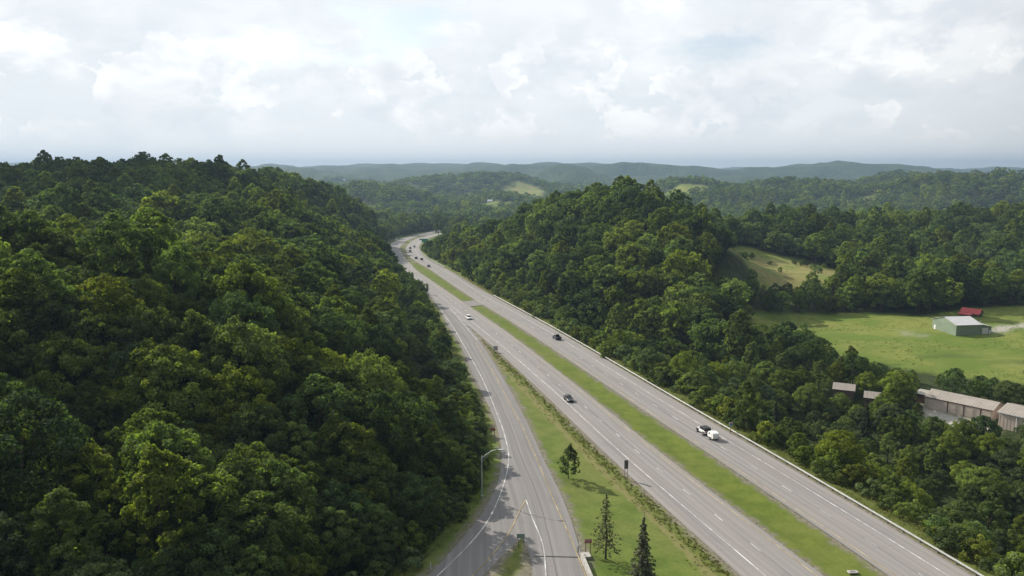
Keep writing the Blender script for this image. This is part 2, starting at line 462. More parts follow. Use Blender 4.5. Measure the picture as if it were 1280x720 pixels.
for a in [(640, 264, 560), (690, 241, 520), (730, 233, 490), (780, 231, 470), (830, 246, 450), (880, 254, 440), (920, 270, 430), (937, 300, 410), (600, 302, 535),
          (700, 300, 400), (780, 290, 400), (850, 310, 370), (900, 330, 350), (650, 342, 420), (720, 385, 315), (800, 402, 285), (860, 385, 305)]: can(*a)
for a in [(960, 264, 600), (1050, 266, 620), (1100, 270, 640), (1000, 300, 520), (1130, 290, 600), (1200, 300, 560), (1280, 258, 650), (1240, 261, 680),
          (1280, 330, 470), (1150, 330, 480), (1100, 560, 165), (1200, 640, 135), (1250, 700, 120), (1000, 540, 190), (950, 470, 235), (900, 430, 265)]: can(*a, 14)
for a in [(1000, 470, -12), (1130, 470, -12), (1280, 470, -12), (950, 400, -10.5), (1100, 395, -10.5), (1280, 388, -10), (1200, 420, -11), (960, 365, -7), (930, 330, 1),
          (1020, 345, -2), (935, 292, 9), (1160, 510, -14), (1240, 527, -14), (1280, 550, -14), (1050, 495, -14)]: grd(*a)
for a in [(0, 0, -4), (-60, 10, -5), (60, 30, -9), (150, 80, -14), (-200, 90, 6), (-220, 0, 2), (300, 120, -14), (450, 300, -8), (500, 500, 0), (-500, 300, 30), (-600, 600, 45),
          (-350, 700, 30), (-250, 900, 5), (-420, 1000, 20), (60, 700, -8), (160, 640, -6), (260, 800, -18), (420, 850, -20), (600, 800, 10), (120, 900, -22), (0, -200, -8),
          (-300, -200, 0), (300, -200, -14), (-60, 1300, -10), (300, 1300, -25), (-500, 1300, -10), (700, 1200, -25), (1100, 1000, 0), (-900, 900, 40), (900, 500, 5)]: cps.append(a)
for (px, py, Y) in [(340, 240, 1120), (420, 246, 1130), (490, 254, 1160), (560, 249, 1190), (610, 252, 1200), (660, 262, 1180)]: can(px, py, Y)
cps = np.array(cps)
keep = ~((mind(cps[:, :2], EDGE) < 6) | inpoly(cps[:, :2], corr_poly))
cps = cps[keep]
roadp = np.r_[RE[::9], RI[::12], LO[LO[:, 1] > 380][::9], RL[::9]]
roadp = roadp[(roadp[:, 1] > -60)]
CPX = np.r_[cps[:, :2], roadp]
CPH = np.r_[cps[:, 2] - grade(cps[:, 1]), np.zeros(len(roadp))]
_d = np.sqrt(((CPX[:, None] - CPX[None]) ** 2).sum(2) + 18.0 ** 2)
_A = np.block([[_d + np.eye(len(CPX)) * -1.2, np.ones((len(CPX), 1))], [np.ones((1, len(CPX))), np.zeros((1, 1))]])
_w = np.linalg.solve(_A, np.r_[CPH, 0])
def rbf(P):
    out = np.empty(len(P))
    for i in range(0, len(P), 6000):
        q = P[i:i + 6000]
        d = np.sqrt(((q[:, None] - CPX[None]) ** 2).sum(2) + 18.0 ** 2)
        out[i:i + 6000] = d @ _w[:-1] + _w[-1]
    return out
# value noise for relief
_tab = np.random.default_rng(5).random((256, 256))
def vnoise(x, y):
    xi, yi = np.floor(x).astype(int), np.floor(y).astype(int); fx, fy = x - xi, y - yi
    fx, fy = fx * fx * (3 - 2 * fx), fy * fy * (3 - 2 * fy)
    g = lambda a, b: _tab[a & 255, b & 255]
    return (g(xi, yi) * (1 - fx) + g(xi + 1, yi) * fx) * (1 - fy) + (g(xi, yi + 1) * (1 - fx) + g(xi + 1, yi + 1) * fx) * fy - .5
def fbm(x, y, o=4):
    s = 0; a = 1.0
    for k in range(o): s = s + a * vnoise(x * 2 ** k + 17 * k, y * 2 ** k + 5 * k); a *= .5
    return s
RIDGES = [   # (distance, half depth, [(px, py of the crest)], allowance for the canopy)
    (1750, 330, [(-400, 225), (100, 222), (320, 216), (360, 220), (400, 226), (440, 232), (520, 236), (640, 246), (760, 262), (1000, 270), (1700, 270)], 14),
    (2500, 420, [(-400, 216), (300, 214), (400, 222), (450, 225), (490, 224), (530, 218), (560, 214), (600, 217), (640, 223), (680, 228), (760, 234), (900, 240), (1700, 250)], 14),
    (1900, 330, [(-400, 290), (700, 275), (790, 240), (840, 224), (870, 222), (920, 224), (960, 224), (1010, 222), (1060, 224), (1100, 220), (1120, 215), (1140, 216), (1160, 222), (1190, 236), (1260, 246), (1700, 250)], 14),
    (1650, 300, [(-400, 300), (960, 275), (1040, 254), (1090, 238), (1140, 222), (1180, 216), (1210, 214), (1240, 216), (1280, 221), (1400, 222), (1700, 226)], 14),
    (3900, 600, [(-400, 214), (560, 218), (640, 216), (690, 211), (730, 215), (770, 220), (840, 218), (900, 222), (1300, 222), (1700, 218)], 8),
    (5600, 800, [(-400, 212), (200, 209), (265, 205), (300, 203.5), (330, 206), (380, 209), (420, 208), (480, 208.5), (540, 207), (580, 206), (592, 204.5), (606, 207), (640, 209), (680, 208.5),
                 (720, 208.5), (780, 208), (810, 208.5), (860, 211), (920, 211), (990, 210), (1060, 208.5), (1090, 211), (1130, 213), (1700, 214)], 0),
    (4700, 500, [(-400, 214), (250, 212), (420, 213), (470, 211), (540, 214), (640, 212), (760, 213), (900, 212), (1000, 213), (1050, 211), (1200, 216), (1700, 216)], 0),
    (6800, 700, [(-400, 210), (300, 208), (450, 207), (700, 209), (860, 208), (1000, 210), (1150, 212), (1700, 213)], 0),
    (8200, 1300, [(-400, 212), (300, 212), (440, 210), (520, 212.5), (700, 211.5), (860, 210), (1000, 212), (1150, 213), (1230, 213), (1280, 214), (1700, 213)], 0)]
def far_z(P):
    X, Y = P[:, 0], P[:, 1]
    base = -32 + 26 * fbm(X / 420.0 + 3.1, Y / 420.0, 4)
    z = base.copy()
    for (Y0, w, pts, th) in RIDGES:
        pts = np.array(pts, float)
        Y0v = Y0 * (1 + .05 * vnoise(X / (Y0 * .22) + Y0, X * 0 + 2.5))
        px = CX + F * CP * X / np.maximum(Y0v, 1)
        py = np.interp(px, pts[:, 0], pts[:, 1])
        crest = CAMZ - (py - HOR) / 1000.0 * Y0v / (CP * CP) * 1.0 - th
        g = np.exp(-((Y - Y0v) / w) ** 2)
        zz = -40 + (crest + 40) * g + 34 * fbm(X / 330 + Y0, Y / 330, 3) * g * (1 - g) * 4 + (74 if Y0 > 3000 else 36) * fbm(X / (Y0 * .075) + 3, Y / (Y0 * .16) + Y0, 6) * g
        z = np.maximum(z, zz)
    return z
def corridor(P):
    d = mind(P, EDGE); ins = inpoly(P, corr_poly)
    return np.where(ins, 0, d), d, ins
def height(P, full=False):
    P = np.asarray(P, float); X, Y = P[:, 0], P[:, 1]
    z = np.empty(len(P)); near = Y < 1350
    rd = np.full(len(P), 999.0); de = np.full(len(P), 999.0); ins = np.zeros(len(P), bool)
    if near.any():
        Pn = P[near]; h = rbf(Pn) + 1.2 * fbm(Pn[:, 0] / 45, Pn[:, 1] / 45, 3)
        m = (Pn[:, 1] < 1180) & (np.abs(Pn[:, 0]) < 420)
        r = np.full(len(Pn), 999.0); dd = r.copy(); ii = np.zeros(len(Pn), bool)
        if m.any(): r[m], dd[m], ii[m] = corridor(Pn[m])
        w = np.clip((r - 2.5) / 16, 0, 1); w = w * w * (3 - 2 * w)
        z[near] = grade(Pn[:, 1]) + h * w
        rd[near], de[near], ins[near] = r, dd, ii
    fm = Y > 950
    if fm.any():
        zf = far_z(P[fm]); b = np.clip((Y[fm] - 950) / 400, 0, 1); b = b * b * (3 - 2 * b)
        zn = np.where(near[fm], z[fm], 0)
        z[fm] = zn * (1 - b) + zf * b
    if full: return z, rd, de, ins
    return z
def hit(px, py, y0=300, y1=9000):      # march the ray to the ground sheet
    d = ray(px, py); Ys = np.geomspace(y0, y1, 700); t = Ys / d[1]
    P = np.c_[t * d[0], Ys]; zr = CAMZ + t * d[2]
    b = np.nonzero(height(P) > zr)[0]
    i = b[0] if len(b) else len(Ys) - 1
    return P[i]

meadow_poly = np.array([gz(*p) for p in [(925, 396, -10.5), (1000, 390, -10.5), (1080, 389, -10.5), (1150, 394, -10), (1200, 388, -10), (1300, 380, -10), (1420, 380, -10), (1500, 470, -12),
        (1290, 480, -12), (1200, 470, -12), (1130, 463, -12), (1085, 452, -12), (1060, 468, -12), (1035, 484, -12.5), (1012, 480, -12.5), (1005, 455, -12), (960, 425, -11), (938, 412, -11)]])
brown_poly = np.array([gz(*p) for p in [(880, 352, -3), (878, 326, 1), (905, 314, 4), (932, 309, 5), (945, 312, 4), (1000, 322, 0), (1062, 333, -2), (1050, 352, -5), (1010, 372, -7.5),
        (975, 376, -8), (950, 372, -8), (925, 358, -6), (900, 356, -4)]])
FIELDS = [(hit(655, 241), 60, 170, 'brown'), (hit(1035, 252), 110, 18, 'brown'), (hit(588, 247), 40, 22, 'brown'), (hit(612, 256), 50, 40, 'meadow'), (hit(500, 238), 50, 40, 'meadow'), (hit(1148, 219), 35, 60, 'meadow'),
          (hit(1215, 220), 40, 40, 'meadow'), (hit(860, 236), 60, 60, 'meadow')]
yard_poly = np.array([gz(*p) for p in [(1148, 507, -14), (1160, 505, -14), (1240, 530, -14), (1252, 541, -14), (1215, 536, -14), (1185, 530, -14), (1158, 517, -14)]])
drive_pts = resample(np.array([gz(*p) for p in [(1243, 416, -11), (1260, 411, -11), (1300, 409, -11), (1400, 409, -11)]]), 2)
drive2 = resample(np.array([gz(*p) for p in [(1128, 413, -11), (1140, 417, -11), (1156, 418, -11)]]), 1)

NR, NC = 520, 400
vv = np.linspace(0, 1, NR)
Yr = np.where(vv < .12, -260 + (vv / .12) * 310, 50 * (12500 / 50) ** ((np.maximum(vv, .12) - .12) / .88))
uu = np.linspace(-1, 1, NC)
half = np.where(Yr > 0, 190 + 0.98 * np.maximum(Yr, 0), 190)
GX = uu[None] * half[:, None]; GY = np.repeat(Yr[:, None], NC, 1)
GP = np.c_[GX.ravel(), GY.ravel()]
gzv, grd_rd, gde, gins = height(GP, True)
# sink below pavement
paved = gins & (inpoly(GP, np.r_[RI, RE[::-1]]) | inpoly(GP, np.r_[LI, LO[::-1]]) | inpoly(GP, np.r_[RRy, RLy[::-1]]))
pedge = np.r_[spl(RE), spl(RI), spl(LI), spl(LO), spl(RLy), spl(RRy)]
nm = (GP[:, 1] < 1180) & (np.abs(GP[:, 0]) < 420)
pd = np.full(len(GP), 99.0); pd[nm] = mind(GP[nm], pedge); pd[paved] = 0
gzv = gzv - np.where(gins & ~paved & (GP[:, 1] > 0), 0.35 * np.clip((pd - 1.0) / 4, 0, 1), 0)      # swales in the median and gore
gzv -= np.where(paved, .10, 0)
between = inpoly(GP, np.r_[RI, LI[::-1]])
in_gore = inpoly(GP, np.r_[RRy, LO[LO[:, 1] < 440][::-1]])
weedy = np.zeros(len(GP)); dlo = np.full(len(GP), 99.0); dlo[nm] = mind(GP[nm], spl(LO))
weedy[in_gore] = np.clip((4.6 - dlo[in_gore]) / 1.5, 0, 1)
bank = (~gins) & (grd_rd < 30) & (GP[:, 0] > xat(RE, GP[:, 1])) & (GP[:, 1] < 500)
weedy[bank] = .8
mead = inpoly(GP, meadow_poly).astype(float); brn = inpoly(GP, brown_poly).astype(float)
for (c, rx, ry, kind) in FIELDS:
    q = ((GP[:, 0] - c[0]) / rx) ** 2 + ((GP[:, 1] - c[1]) / ry) ** 2 + .5 * fbm(GP[:, 0] / 40, GP[:, 1] / 40, 2)
    (brn if kind == 'brown' else mead)[q < 1] = 1
grav = inpoly(GP, yard_poly).astype(float)
grav = np.maximum(grav, (mind(GP, drive_pts) < 2.4) * 1.0); grav = np.maximum(grav, (mind(GP, drive2) < 2) * .45)
lawn = (grd_rd < 7) & (GP[:, 1] < 1180)
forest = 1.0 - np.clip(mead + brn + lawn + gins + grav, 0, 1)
def blur(a, it=1):
    a = a.reshape(NR, NC).copy()
    for _ in range(it):
        p = np.pad(a, 1, mode='edge'); a = (p[:-2, 1:-1] + p[2:, 1:-1] + p[1:-1, :-2] + p[1:-1, 2:] + 4 * p[1:-1, 1:-1]) / 8
    return a.ravel()
ii, jj = np.meshgrid(np.arange(NR - 1), np.arange(NC - 1), indexing='ij')
a = (ii * NC + jj).ravel(); Q = np.c_[a, a + 1, a + NC + 1, a + NC]
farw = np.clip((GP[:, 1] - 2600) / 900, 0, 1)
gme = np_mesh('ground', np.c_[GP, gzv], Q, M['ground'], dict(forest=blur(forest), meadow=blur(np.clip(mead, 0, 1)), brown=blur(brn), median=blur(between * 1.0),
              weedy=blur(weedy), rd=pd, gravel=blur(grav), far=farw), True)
tag(link_mesh('ground', gme), kind='structure')
def Z(x, y): return float(height(np.array([[x, y]]))[0])

isl = MB()
n = min(len(isl_l), len(isl_r)); il = resample(isl_l, 1.5)[:0] if False else isl_l; ti = np.linspace(0, 1, 40)
def at_t(P, t):
    s = np.linspace(0, 1, len(P)); return np.c_[np.interp(t, s, P[:, 0]), np.interp(t, s, P[:, 1])]
IL, IR_ = at_t(isl_l, ti), at_t(isl_r, ti)
V = []; Qi = []
for i in range(40):
    for k in range(7):
        f = k / 6; p = IL[i] * (1 - f) + IR_[i] * f
        V.append((p[0], p[1], float(grade(p[1])) + .05 + .12 * math.sin(PI * f) ** .6))
for i in range(39):
    for k in range(6): q = i * 7 + k; Qi.append((q, q + 1, q + 8, q + 7))
ime = np_mesh('grass_island_ground', np.array(V), np.array(Qi), M['ground'], dict(forest=np.zeros(280), meadow=np.zeros(280), brown=np.zeros(280), median=np.full(280, .6), weedy=np.full(280, .2),
      rd=np.array([min(k, 6 - k) * .9 - .25 for i in range(40) for k in range(7)]), gravel=np.zeros(280), far=np.zeros(280)), True)
if ime.polygons[0].normal.z < 0: ime.flip_normals()
tag(link_mesh('grass_island_ground', ime), kind='structure')

# ------------------------------------------------------------------ trees
def unit(v): return v / (np.linalg.norm(v, axis=-1, keepdims=True) + 1e-9)
def leaf_quads(P, N, size, g, asp=1.0):
    n = len(P); r = unit(g.normal(size=(n, 3))); T = unit(np.cross(N, r)); B = np.cross(N, T)
    s = (size * g.uniform(.6, 1.35, n))[:, None]
    V = np.stack([P - T * s * .5 * asp, P - B * s * .42 + N * s * .10, P + T * s * .5 * asp, P + B * s * .42 - N * s * .06], 1).reshape(-1, 3)
    return V, np.arange(4 * n).reshape(n, 4)
def crown(name, seed, H, Rr, base, mat, lobes=34, per=220, ls=.5, top=.55, flat=1.0, irr=.18, lrs=(.20, .40)):
    g = np.random.default_rng(seed); Ps = []; Ns = []; Ls = []
    hc = H - base; k = 0
    lean = g.normal(size=2) * .3
    while k < lobes:
        t = (k + .5) / lobes; t = t ** .8
        # envelope: widest at (1-top)
        m = 1 - top
        e = math.sqrt(max(0.02, 1 - ((t - m) / (top if t > m else m + .18)) ** 2)) ** flat
        ang = k * 2.39996 + g.uniform(-.5, .5)
        lr = Rr * g.uniform(*lrs) * (1 - .25 * t)
        rad = max(0, Rr * e - lr * .8) * g.uniform(.72, 1.0 + irr)
        c = np.array([math.cos(ang) * rad + lean[0] * t, math.sin(ang) * rad + lean[1] * t, base + hc * t * .93 - (lr * .4 if t > .8 else 0) + g.normal() * Rr * .09])
        out = unit(np.array([c[0], c[1], (c[2] - (base + hc * .42)) * 1.0]) + 1e-6)
        n = int(per * (lr / (Rr * .35)) ** 2)
        d = unit(g.normal(size=(n * 2, 3)) + out * .55 + np.array([0, 0, .25])); d = d[(d @ out) > -.35][:n]
        bump = 1 + .22 * np.sin(d[:, :1] * 7 + k) * np.sin(d[:, 1:2] * 6 + k * 2) * np.sin(d[:, 2:] * 8)
        p = c + d * lr * bump * g.uniform(.72, 1.10, (len(d), 1)) * np.array([1.1, 1.1, .85])
        nn = unit(d * .9 + g.normal(size=d.shape) * .48 + np.array([0, 0, .30]))
        Ps.append(p); Ns.append(nn); Ls.append(np.full(len(p), g.uniform(0, 1))); k += 1
    P = np.concatenate(Ps); Nn = np.concatenate(Ns); L = np.concatenate(Ls)
    V, Qd = leaf_quads(P, Nn, ls, g)
    return np_mesh(name, V, Qd, mat, dict(lobe=np.repeat(L, 4)))
def trunk_mesh(seed, H, r, base, limbs=5, spread=3.0, mat='bark'):
    g = random.Random(seed); b = MB()
    pts = [(g.uniform(-.12, .12) * i * .6, g.uniform(-.12, .12) * i * .6, -1.2 + (H * .72 + 1.2) * i / 5) for i in range(6)]
    b.tube(pts, [r * 1.35, r, r * .85, r * .65, r * .42, r * .2], 0, 7)
    for k in range(limbs):
        z = base * .8 + (H * .62 - base * .8) * k / max(1, limbs - 1); q = k * 2.4 + g.random(); L = spread * g.uniform(.7, 1.1)
        s = np.array((0, 0, z)); d = np.array((math.cos(q), math.sin(q), .75))
        b.tube([s, s + d * L * .5, s + d * L + np.array((0, 0, L * .3))], [r * .45, r * .28, r * .08], 0, 5)
    o = b.build('trunk', M[mat], None, True); me = o.data; bpy.data.objects.remove(o); return me
def conifer(seed, H, Rr, base, mat, whorls, per, ls, sparse=1.0, droop=.25):
    g = np.random.default_rng(seed); Ps = []; Ns = []; Ls = []
    for w in range(whorls):
        t = w / (whorls - 1); z = base + (H - base) * t; rr = Rr * (1 - t) ** .85 + .15
        nb = max(4, int(9 * (1 - t * .5)))
        for b in range(nb):
            q = w * 1.1 + 2 * PI * b / nb + g.uniform(-.25, .25); L = rr * g.uniform(.45, 1.15) * (.35 if g.random() < .14 else 1)
            n = int(per * (.35 + L / Rr) * sparse); s = g.uniform(.12, 1, n) ** .75
            side = g.normal(size=n) * .10 * L * (1.15 - s)
            x = math.cos(q) * s * L - math.sin(q) * side; y = math.sin(q) * s * L + math.cos(q) * side
            zz = z - droop * s ** 1.3 * L + g.normal(size=n) * .09 + .10 * L * s ** 3
            Ps.append(np.c_[x, y, zz]); Ns.append(unit(np.c_[math.cos(q) * .4 + g.normal(size=n) * .5, math.sin(q) * .4 + g.normal(size=n) * .5, np.full(n, .9)]))
            Ls.append(np.full(n, g.uniform(0, 1)))
    P = np.concatenate(Ps); V, Qd = leaf_quads(P, np.concatenate(Ns), ls, g, 1.3)
    return np_mesh('crown', V, Qd, mat, dict(lobe=np.repeat(np.concatenate(Ls), 4)))

PROTO = {}     # name -> dict(crown mesh, trunk mesh, H, R, tint, shape)
def proto(key, cm, tm, H, Rr, tint, shape): PROTO[key] = dict(crown=cm, trunk=tm, H=H, R=Rr, tint=tint, shape=shape)
specs = [('a', 'leaf_a', 14.5, 5.6, 3.6, 'yellow-green', 'broad domed', .55), ('b', 'leaf_b', 16, 5.0, 3.8, 'mid-green', 'tall oval', .55), ('c', 'leaf_c', 14.5, 6.0, 3.4, 'dark green', 'spreading', .5),
         ('d', 'leaf_b', 14, 5.2, 3.2, 'fresh green', 'rounded', .62), ('e', 'leaf_a', 17.5, 3.8, 4.4, 'olive-green', 'narrow-topped', .7), ('f', 'leaf_c', 16, 5.2, 4.2, 'deep green', 'lumpy-crowned', .55),
         ('g', 'leaf_d', 11.5, 5.2, 2.6, 'grey-green', 'ragged', .6)]
for i, (k, m, H, Rr, b, tint, shape, top) in enumerate(specs):
    proto('near_' + k, crown('crown', 100 + i, H, Rr, b, M[m], 96, 400, .40, top, 1.0, .42, (.13, .30)), trunk_mesh(i, H, .28, b), H, Rr, tint, shape)
for i, (k, m, H, Rr, b, tint, shape, top) in enumerate(specs):
    proto('mid_' + k, crown('crown', 200 + i, H, Rr, b, M[m], 64, 110, .80, top, 1.0, .42, (.14, .32)), trunk_mesh(i + 20, H, .28, b, 2), H, Rr, tint, shape)
for i, (k, m, H, Rr, b, tint, shape, top) in enumerate(specs[:5]):
    proto('far_' + k, crown('crown', 300 + i, H, Rr * 1.1, b * .7, M[m], 16, 26, 1.9, top, 1.0, .25), trunk_mesh(i + 40, H, .3, b, 0), H, Rr, tint, shape)
proto('shrub_a', crown('crown', 400, 4.2, 2.3, .3, M['leaf_shrub'], 20, 170, .34, .6), trunk_mesh(60, 3.5, .08, .4, 3, .8), 4.2, 2.3, 'light green', 'bushy')
proto('shrub_b', crown('crown', 401, 5.4, 2.2, .5, M['leaf_b'], 22, 170, .34, .62), trunk_mesh(61, 4.4, .09, .5, 3, .8), 5.4, 2.2, 'mid-green', 'upright bushy')
proto('shrub_c', crown('crown', 402, 3.4, 2.5, .2, M['leaf_d'], 18, 170, .34, .5), trunk_mesh(62, 2.6, .08, .3, 3, .8), 3.4, 2.5, 'grey-green', 'low spreading')
proto('spruce', conifer(500, 13, 3.0, 1.2, M['leaf_conifer'], 26, 30, .42), trunk_mesh(70, 17, .22, 1, 0), 13, 3.0, 'dark', 'pointed conifer')

# ---- placement
keys_near = ['near_' + s[0] for s in specs]; keys_mid = ['mid_' + s[0] for s in specs]; keys_far = ['far_' + s[0] for s in specs[:5]]
pts = []
def band(y0, y1, sp):
    nx = int((.74 * y1 + 70) / sp); ny = int((y1 - y0) / sp)
    gx, gy = np.meshgrid(np.arange(-nx, nx + 1) * sp, y0 + np.arange(ny) * sp)
    gx = gx + (np.arange(ny)[:, None] % 2) * sp * .5
    P = np.c_[gx.ravel(), gy.ravel()] + rng.uniform(-.42, .42, (gx.size, 2)) * sp
    return P[np.abs(P[:, 0]) < .74 * P[:, 1] + 65]
B = [(18, 270, 6.3, 0), (270, 620, 7.4, 1), (620, 1200, 10, 1), (1200, 2000, 15, 2), (2000, 3400, 24, 2)]
allP = []; lod = []
for (y0, y1, sp, l) in B:
    q = band(y0, y1, sp); allP.append(q); lod += [l] * len(q)
TP = np.concatenate(allP); TL = np.array(lod)
tz, trd, tde, tins = height(TP, True)
nearT = TP[:, 1] < 1180
ok = ~(tins & nearT)
right = TP[:, 0] > xat(RE, TP[:, 1])
ok &= ~(nearT & ~right & (trd < np.where(TP[:, 1] < 165, 8.0, 6.5)))
ok &= ~(nearT & right & (trd < np.where(TP[:, 1] < 260, 5.0, 6.0)))
med = inpoly(TP, meadow_poly); ok &= ~med; ok &= ~inpoly(TP, brown_poly); ok &= ~inpoly(TP, yard_poly)
for (c, rx, ry, kind) in FIELDS:
    ok &= ~((((TP[:, 0] - c[0]) / rx) ** 2 + ((TP[:, 1] - c[1]) / ry) ** 2) < 1)
ok &= ~(mind(TP, drive_pts) < 5)
BUILD_KEEP = []     # footprints (centre, radius) to keep free
TP, TL, tz, trd, right = TP[ok], TL[ok], tz[ok], trd[ok], right[ok]

# ------------------------------------------------------------------ buildings (frame: origin corner o, u along the front, v along the depth)
def local_empty(name, o, u, z):
    return empty(name, (o[0], o[1], z), math.atan2(u[1], u[0]))
def gable_building(name, label, cat, o, u, L, W, h, rise, z, wall, roof, ridge_along='x', trim=None, extras=None, over=.35, ribs=True):
    """x runs along the front wall (length L), y into the depth W; ridge along x or y"""
    root = local_empty(name, o, u, z); tag(root, label, cat)
    b = MB()
    if ridge_along == 'x':
        prof = [(0, 0), (W, 0), (W, h), (W / 2, h + rise), (0, h)]
        b.prism([(y, q - .6 if q == 0 else q) for y, q in prof], 0, L)
    else:
        b.add([(0, 0, -.6), (L, 0, -.6), (L, 0, h), (L / 2, 0, h + rise), (0, 0, h), (0, W, -.6), (L, W, -.6), (L, W, h), (L / 2, W, h + rise), (0, W, h)],
              [(0, 1, 2, 3, 4), (9, 8, 7, 6, 5), (1, 6, 7, 2), (5, 0, 4, 9), (2, 7, 8, 3), (3, 8, 9, 4), (0, 5, 6, 1)])
    if ribs:
        k = 0.0
        while k < L - .3:
            b.box((k + .3, -.02, h / 2), (.06, .04, h)); k += .9
        k = 0.0
        while k < W - .3:
            for xx in (-.02, L + .02): b.box((xx, k + .3, h / 2), (.04, .06, h))
            k += .9
    b.build('wall', wall, root)
    r = MB(); t = .12
    def slab(p0, p1, p2, p3):
        n = np.cross(np.array(p1) - p0, np.array(p3) - p0); n = n / np.linalg.norm(n) * t
        if n[2] < 0: n = -n
        P = [np.array(p, float) + n * .15 for p in (p0, p1, p2, p3)]
        r.add(P + [p + n for p in P], [(0, 1, 2, 3), (4, 7, 6, 5), (0, 4, 5, 1), (1, 5, 6, 2), (2, 6, 7, 3), (3, 7, 4, 0)])
        d = np.array(p1, float) - p0; Ln = np.linalg.norm(d); m = int(Ln / .8)      # standing seams
        for i in range(1, m):
            a = np.array(p0) + d * i / m + n * 1.15; c = np.array(p3) + d * i / m + n * 1.15; dx = d / Ln * .025
            r.add([a - dx, a + dx, c + dx, c - dx, a - dx + n * .35, a + dx + n * .35, c + dx + n * .35, c - dx + n * .35], [(4, 5, 6, 7), (0, 4, 7, 3), (1, 2, 6, 5), (0, 1, 5, 4)])
    s = over * rise / ((W if ridge_along == 'x' else L) / 2)
    if ridge_along == 'x':
        slab((-over, -over, h - s), (L + over, -over, h - s), (L + over, W / 2, h + rise), (-over, W / 2, h + rise))
        slab((L + over, W + over, h - s), (-over, W + over, h - s), (-over, W / 2, h + rise), (L + over, W / 2, h + rise))
    else:
        slab((-over, W + over, h - s), (-over, -over, h - s), (L / 2, -over, h + rise), (L / 2, W + over, h + rise))
        slab((L + over, -over, h - s), (L + over, W + over, h - s), (L / 2, W + over, h + rise), (L / 2, -over, h + rise))
    r.build('roof', roof, root)
    if trim:
        q = MB()
        q.box((L / 2, -over - .03, h - s - .02), (L + 2 * over, .06, .24)); q.box((L / 2, W + over + .03, h - s - .02), (L + 2 * over, .06, .24))
        q.build('eave_trim', trim, root)
    return root
FOOT = []
def foot(o, u, L, W, pad=3.0):
    v = np.array((-u[1], u[0])); o = np.array(o[:2]); FOOT.append((o + u * L / 2 + v * W / 2, u, v, L / 2 + pad, W / 2 + pad))

# sage green metal shed on the meadow
go = gz(1194.7, 420.2, -11.2); gu = np.array((.992, .125)); gu /= np.linalg.norm(gu)
shed = gable_building('metal_shed', 'sage green metal shed with pale grey roof and lean-to standing on the meadow', 'shed', go, gu, 11.2, 15.5, 4.6, 2.1, -11.2, M['green_wall'], M['grey_roof'], 'x')
ln = MB()                                                        # lean-to on the right end
ln.add([(11.2, .4, -.6), (16.2, .4, -.6), (16.2, .4, 3.5), (11.2, .4, 4.5), (11.2, 10, -.6), (16.2, 10, -.6), (16.2, 10, 3.5), (11.2, 10, 4.5)],
       [(0, 1, 2, 3), (7, 6, 5, 4), (1, 5, 6, 2), (4, 0, 3, 7), (3, 2, 6, 7), (0, 4, 5, 1)])
ln.build('lean_to_wall', M['green_wall'], shed)
lr = MB(); lr.add([(11.22, -.2, 4.62), (16.7, -.2, 3.52), (16.7, 10.4, 3.52), (11.22, 10.4, 4.62), (11.22, -.2, 4.76), (16.7, -.2, 3.66), (16.7, 10.4, 3.66), (11.22, 10.4, 4.76)],
       [(3, 2, 1, 0), (4, 5, 6, 7), (0, 1, 5, 4), (1, 2, 6, 5), (2, 3, 7, 6), (3, 0, 4, 7)])
lr.build('lean_to_roof', M['grey_roof'], shed)
rd = MB(); rd.box((13.4, .36, 1.55), (2.7, .08, 3.1)); [rd.box((13.4, .30, z), (2.7, .04, .05)) for z in (.6, 1.2, 1.8, 2.4)]
tag(rd.build('roller_door', M['door_white'], shed), 'white roller door')
sd = MB(); sd.box((15.55, .36, 1.05), (.9, .08, 2.1)); o = sd.build('door', M['door_white'], shed)
h_ = MB(); h_.box((15.25, .28, 1.05), (.06, .1, .16)); h_.build('handle', M['black'], o)
sd = MB(); sd.box((-.07, 13.6, 1.1), (.10, 1.2, 2.2)); o = sd.build('door', M['door_white'], shed)
h_ = MB(); h_.box((-.16, 13.2, 1.05), (.1, .06, .16)); h_.build('handle', M['black'], o)
sd = MB(); sd.box((10.3, -.07, 1.2), (.5, .06, .9)); sd.build('meter_box', M['galv'], shed)
vp = MB(); vp.cyl((11.6, 1.2, 5.2), (0, 0, 1), .18, 1.2); vp.cyl((11.6, 1.2, 5.85), (0, 0, 1), .28, .12); vp.build('vent_pipe', M['galv'], shed)
foot(go, gu, 16.5, 15.5)
# open red roofed shelter behind it
ro = gz(1203.5, 396.5, -10.2) + np.array((0, 2)); ru = np.array((.66, -.75)); ru /= np.linalg.norm(ru)
def quadslab(parent, name, pts4, mat, t=.12):
    b = MB(); P = [np.array(p, float) for p in pts4]; n = np.cross(P[1] - P[0], P[3] - P[0]); n = n / np.linalg.norm(n) * t
    if n[2] < 0: n = -n
    b.add(P + [p + n for p in P], [(3, 2, 1, 0), (4, 5, 6, 7), (0, 1, 5, 4), (1, 2, 6, 5), (2, 3, 7, 6), (3, 0, 4, 7)])
    d = P[1] - P[0]
    for i in range(1, 12):
        a = P[0] + d * i / 12 + n; c = P[3] + d * i / 12 + n; dx = d / np.linalg.norm(d) * .03
        b.add([a - dx, a + dx, c + dx, c - dx, a - dx + n * .4, a + dx + n * .4, c + dx + n * .4, c - dx + n * .4], [(4, 5, 6, 7), (0, 4, 7, 3), (1, 2, 6, 5), (0, 1, 5, 4)])
    return b.build(name, mat, parent)
rs = gable_building('red_roofed_cabin', 'small dark cabin with bright red metal roof behind the green shed', 'cabin', ro, ru, 7.6, 5.0, 2.3, 1.7, -10.3, M['timber'], M['red_roof'], 'x', None, None, .5, False)
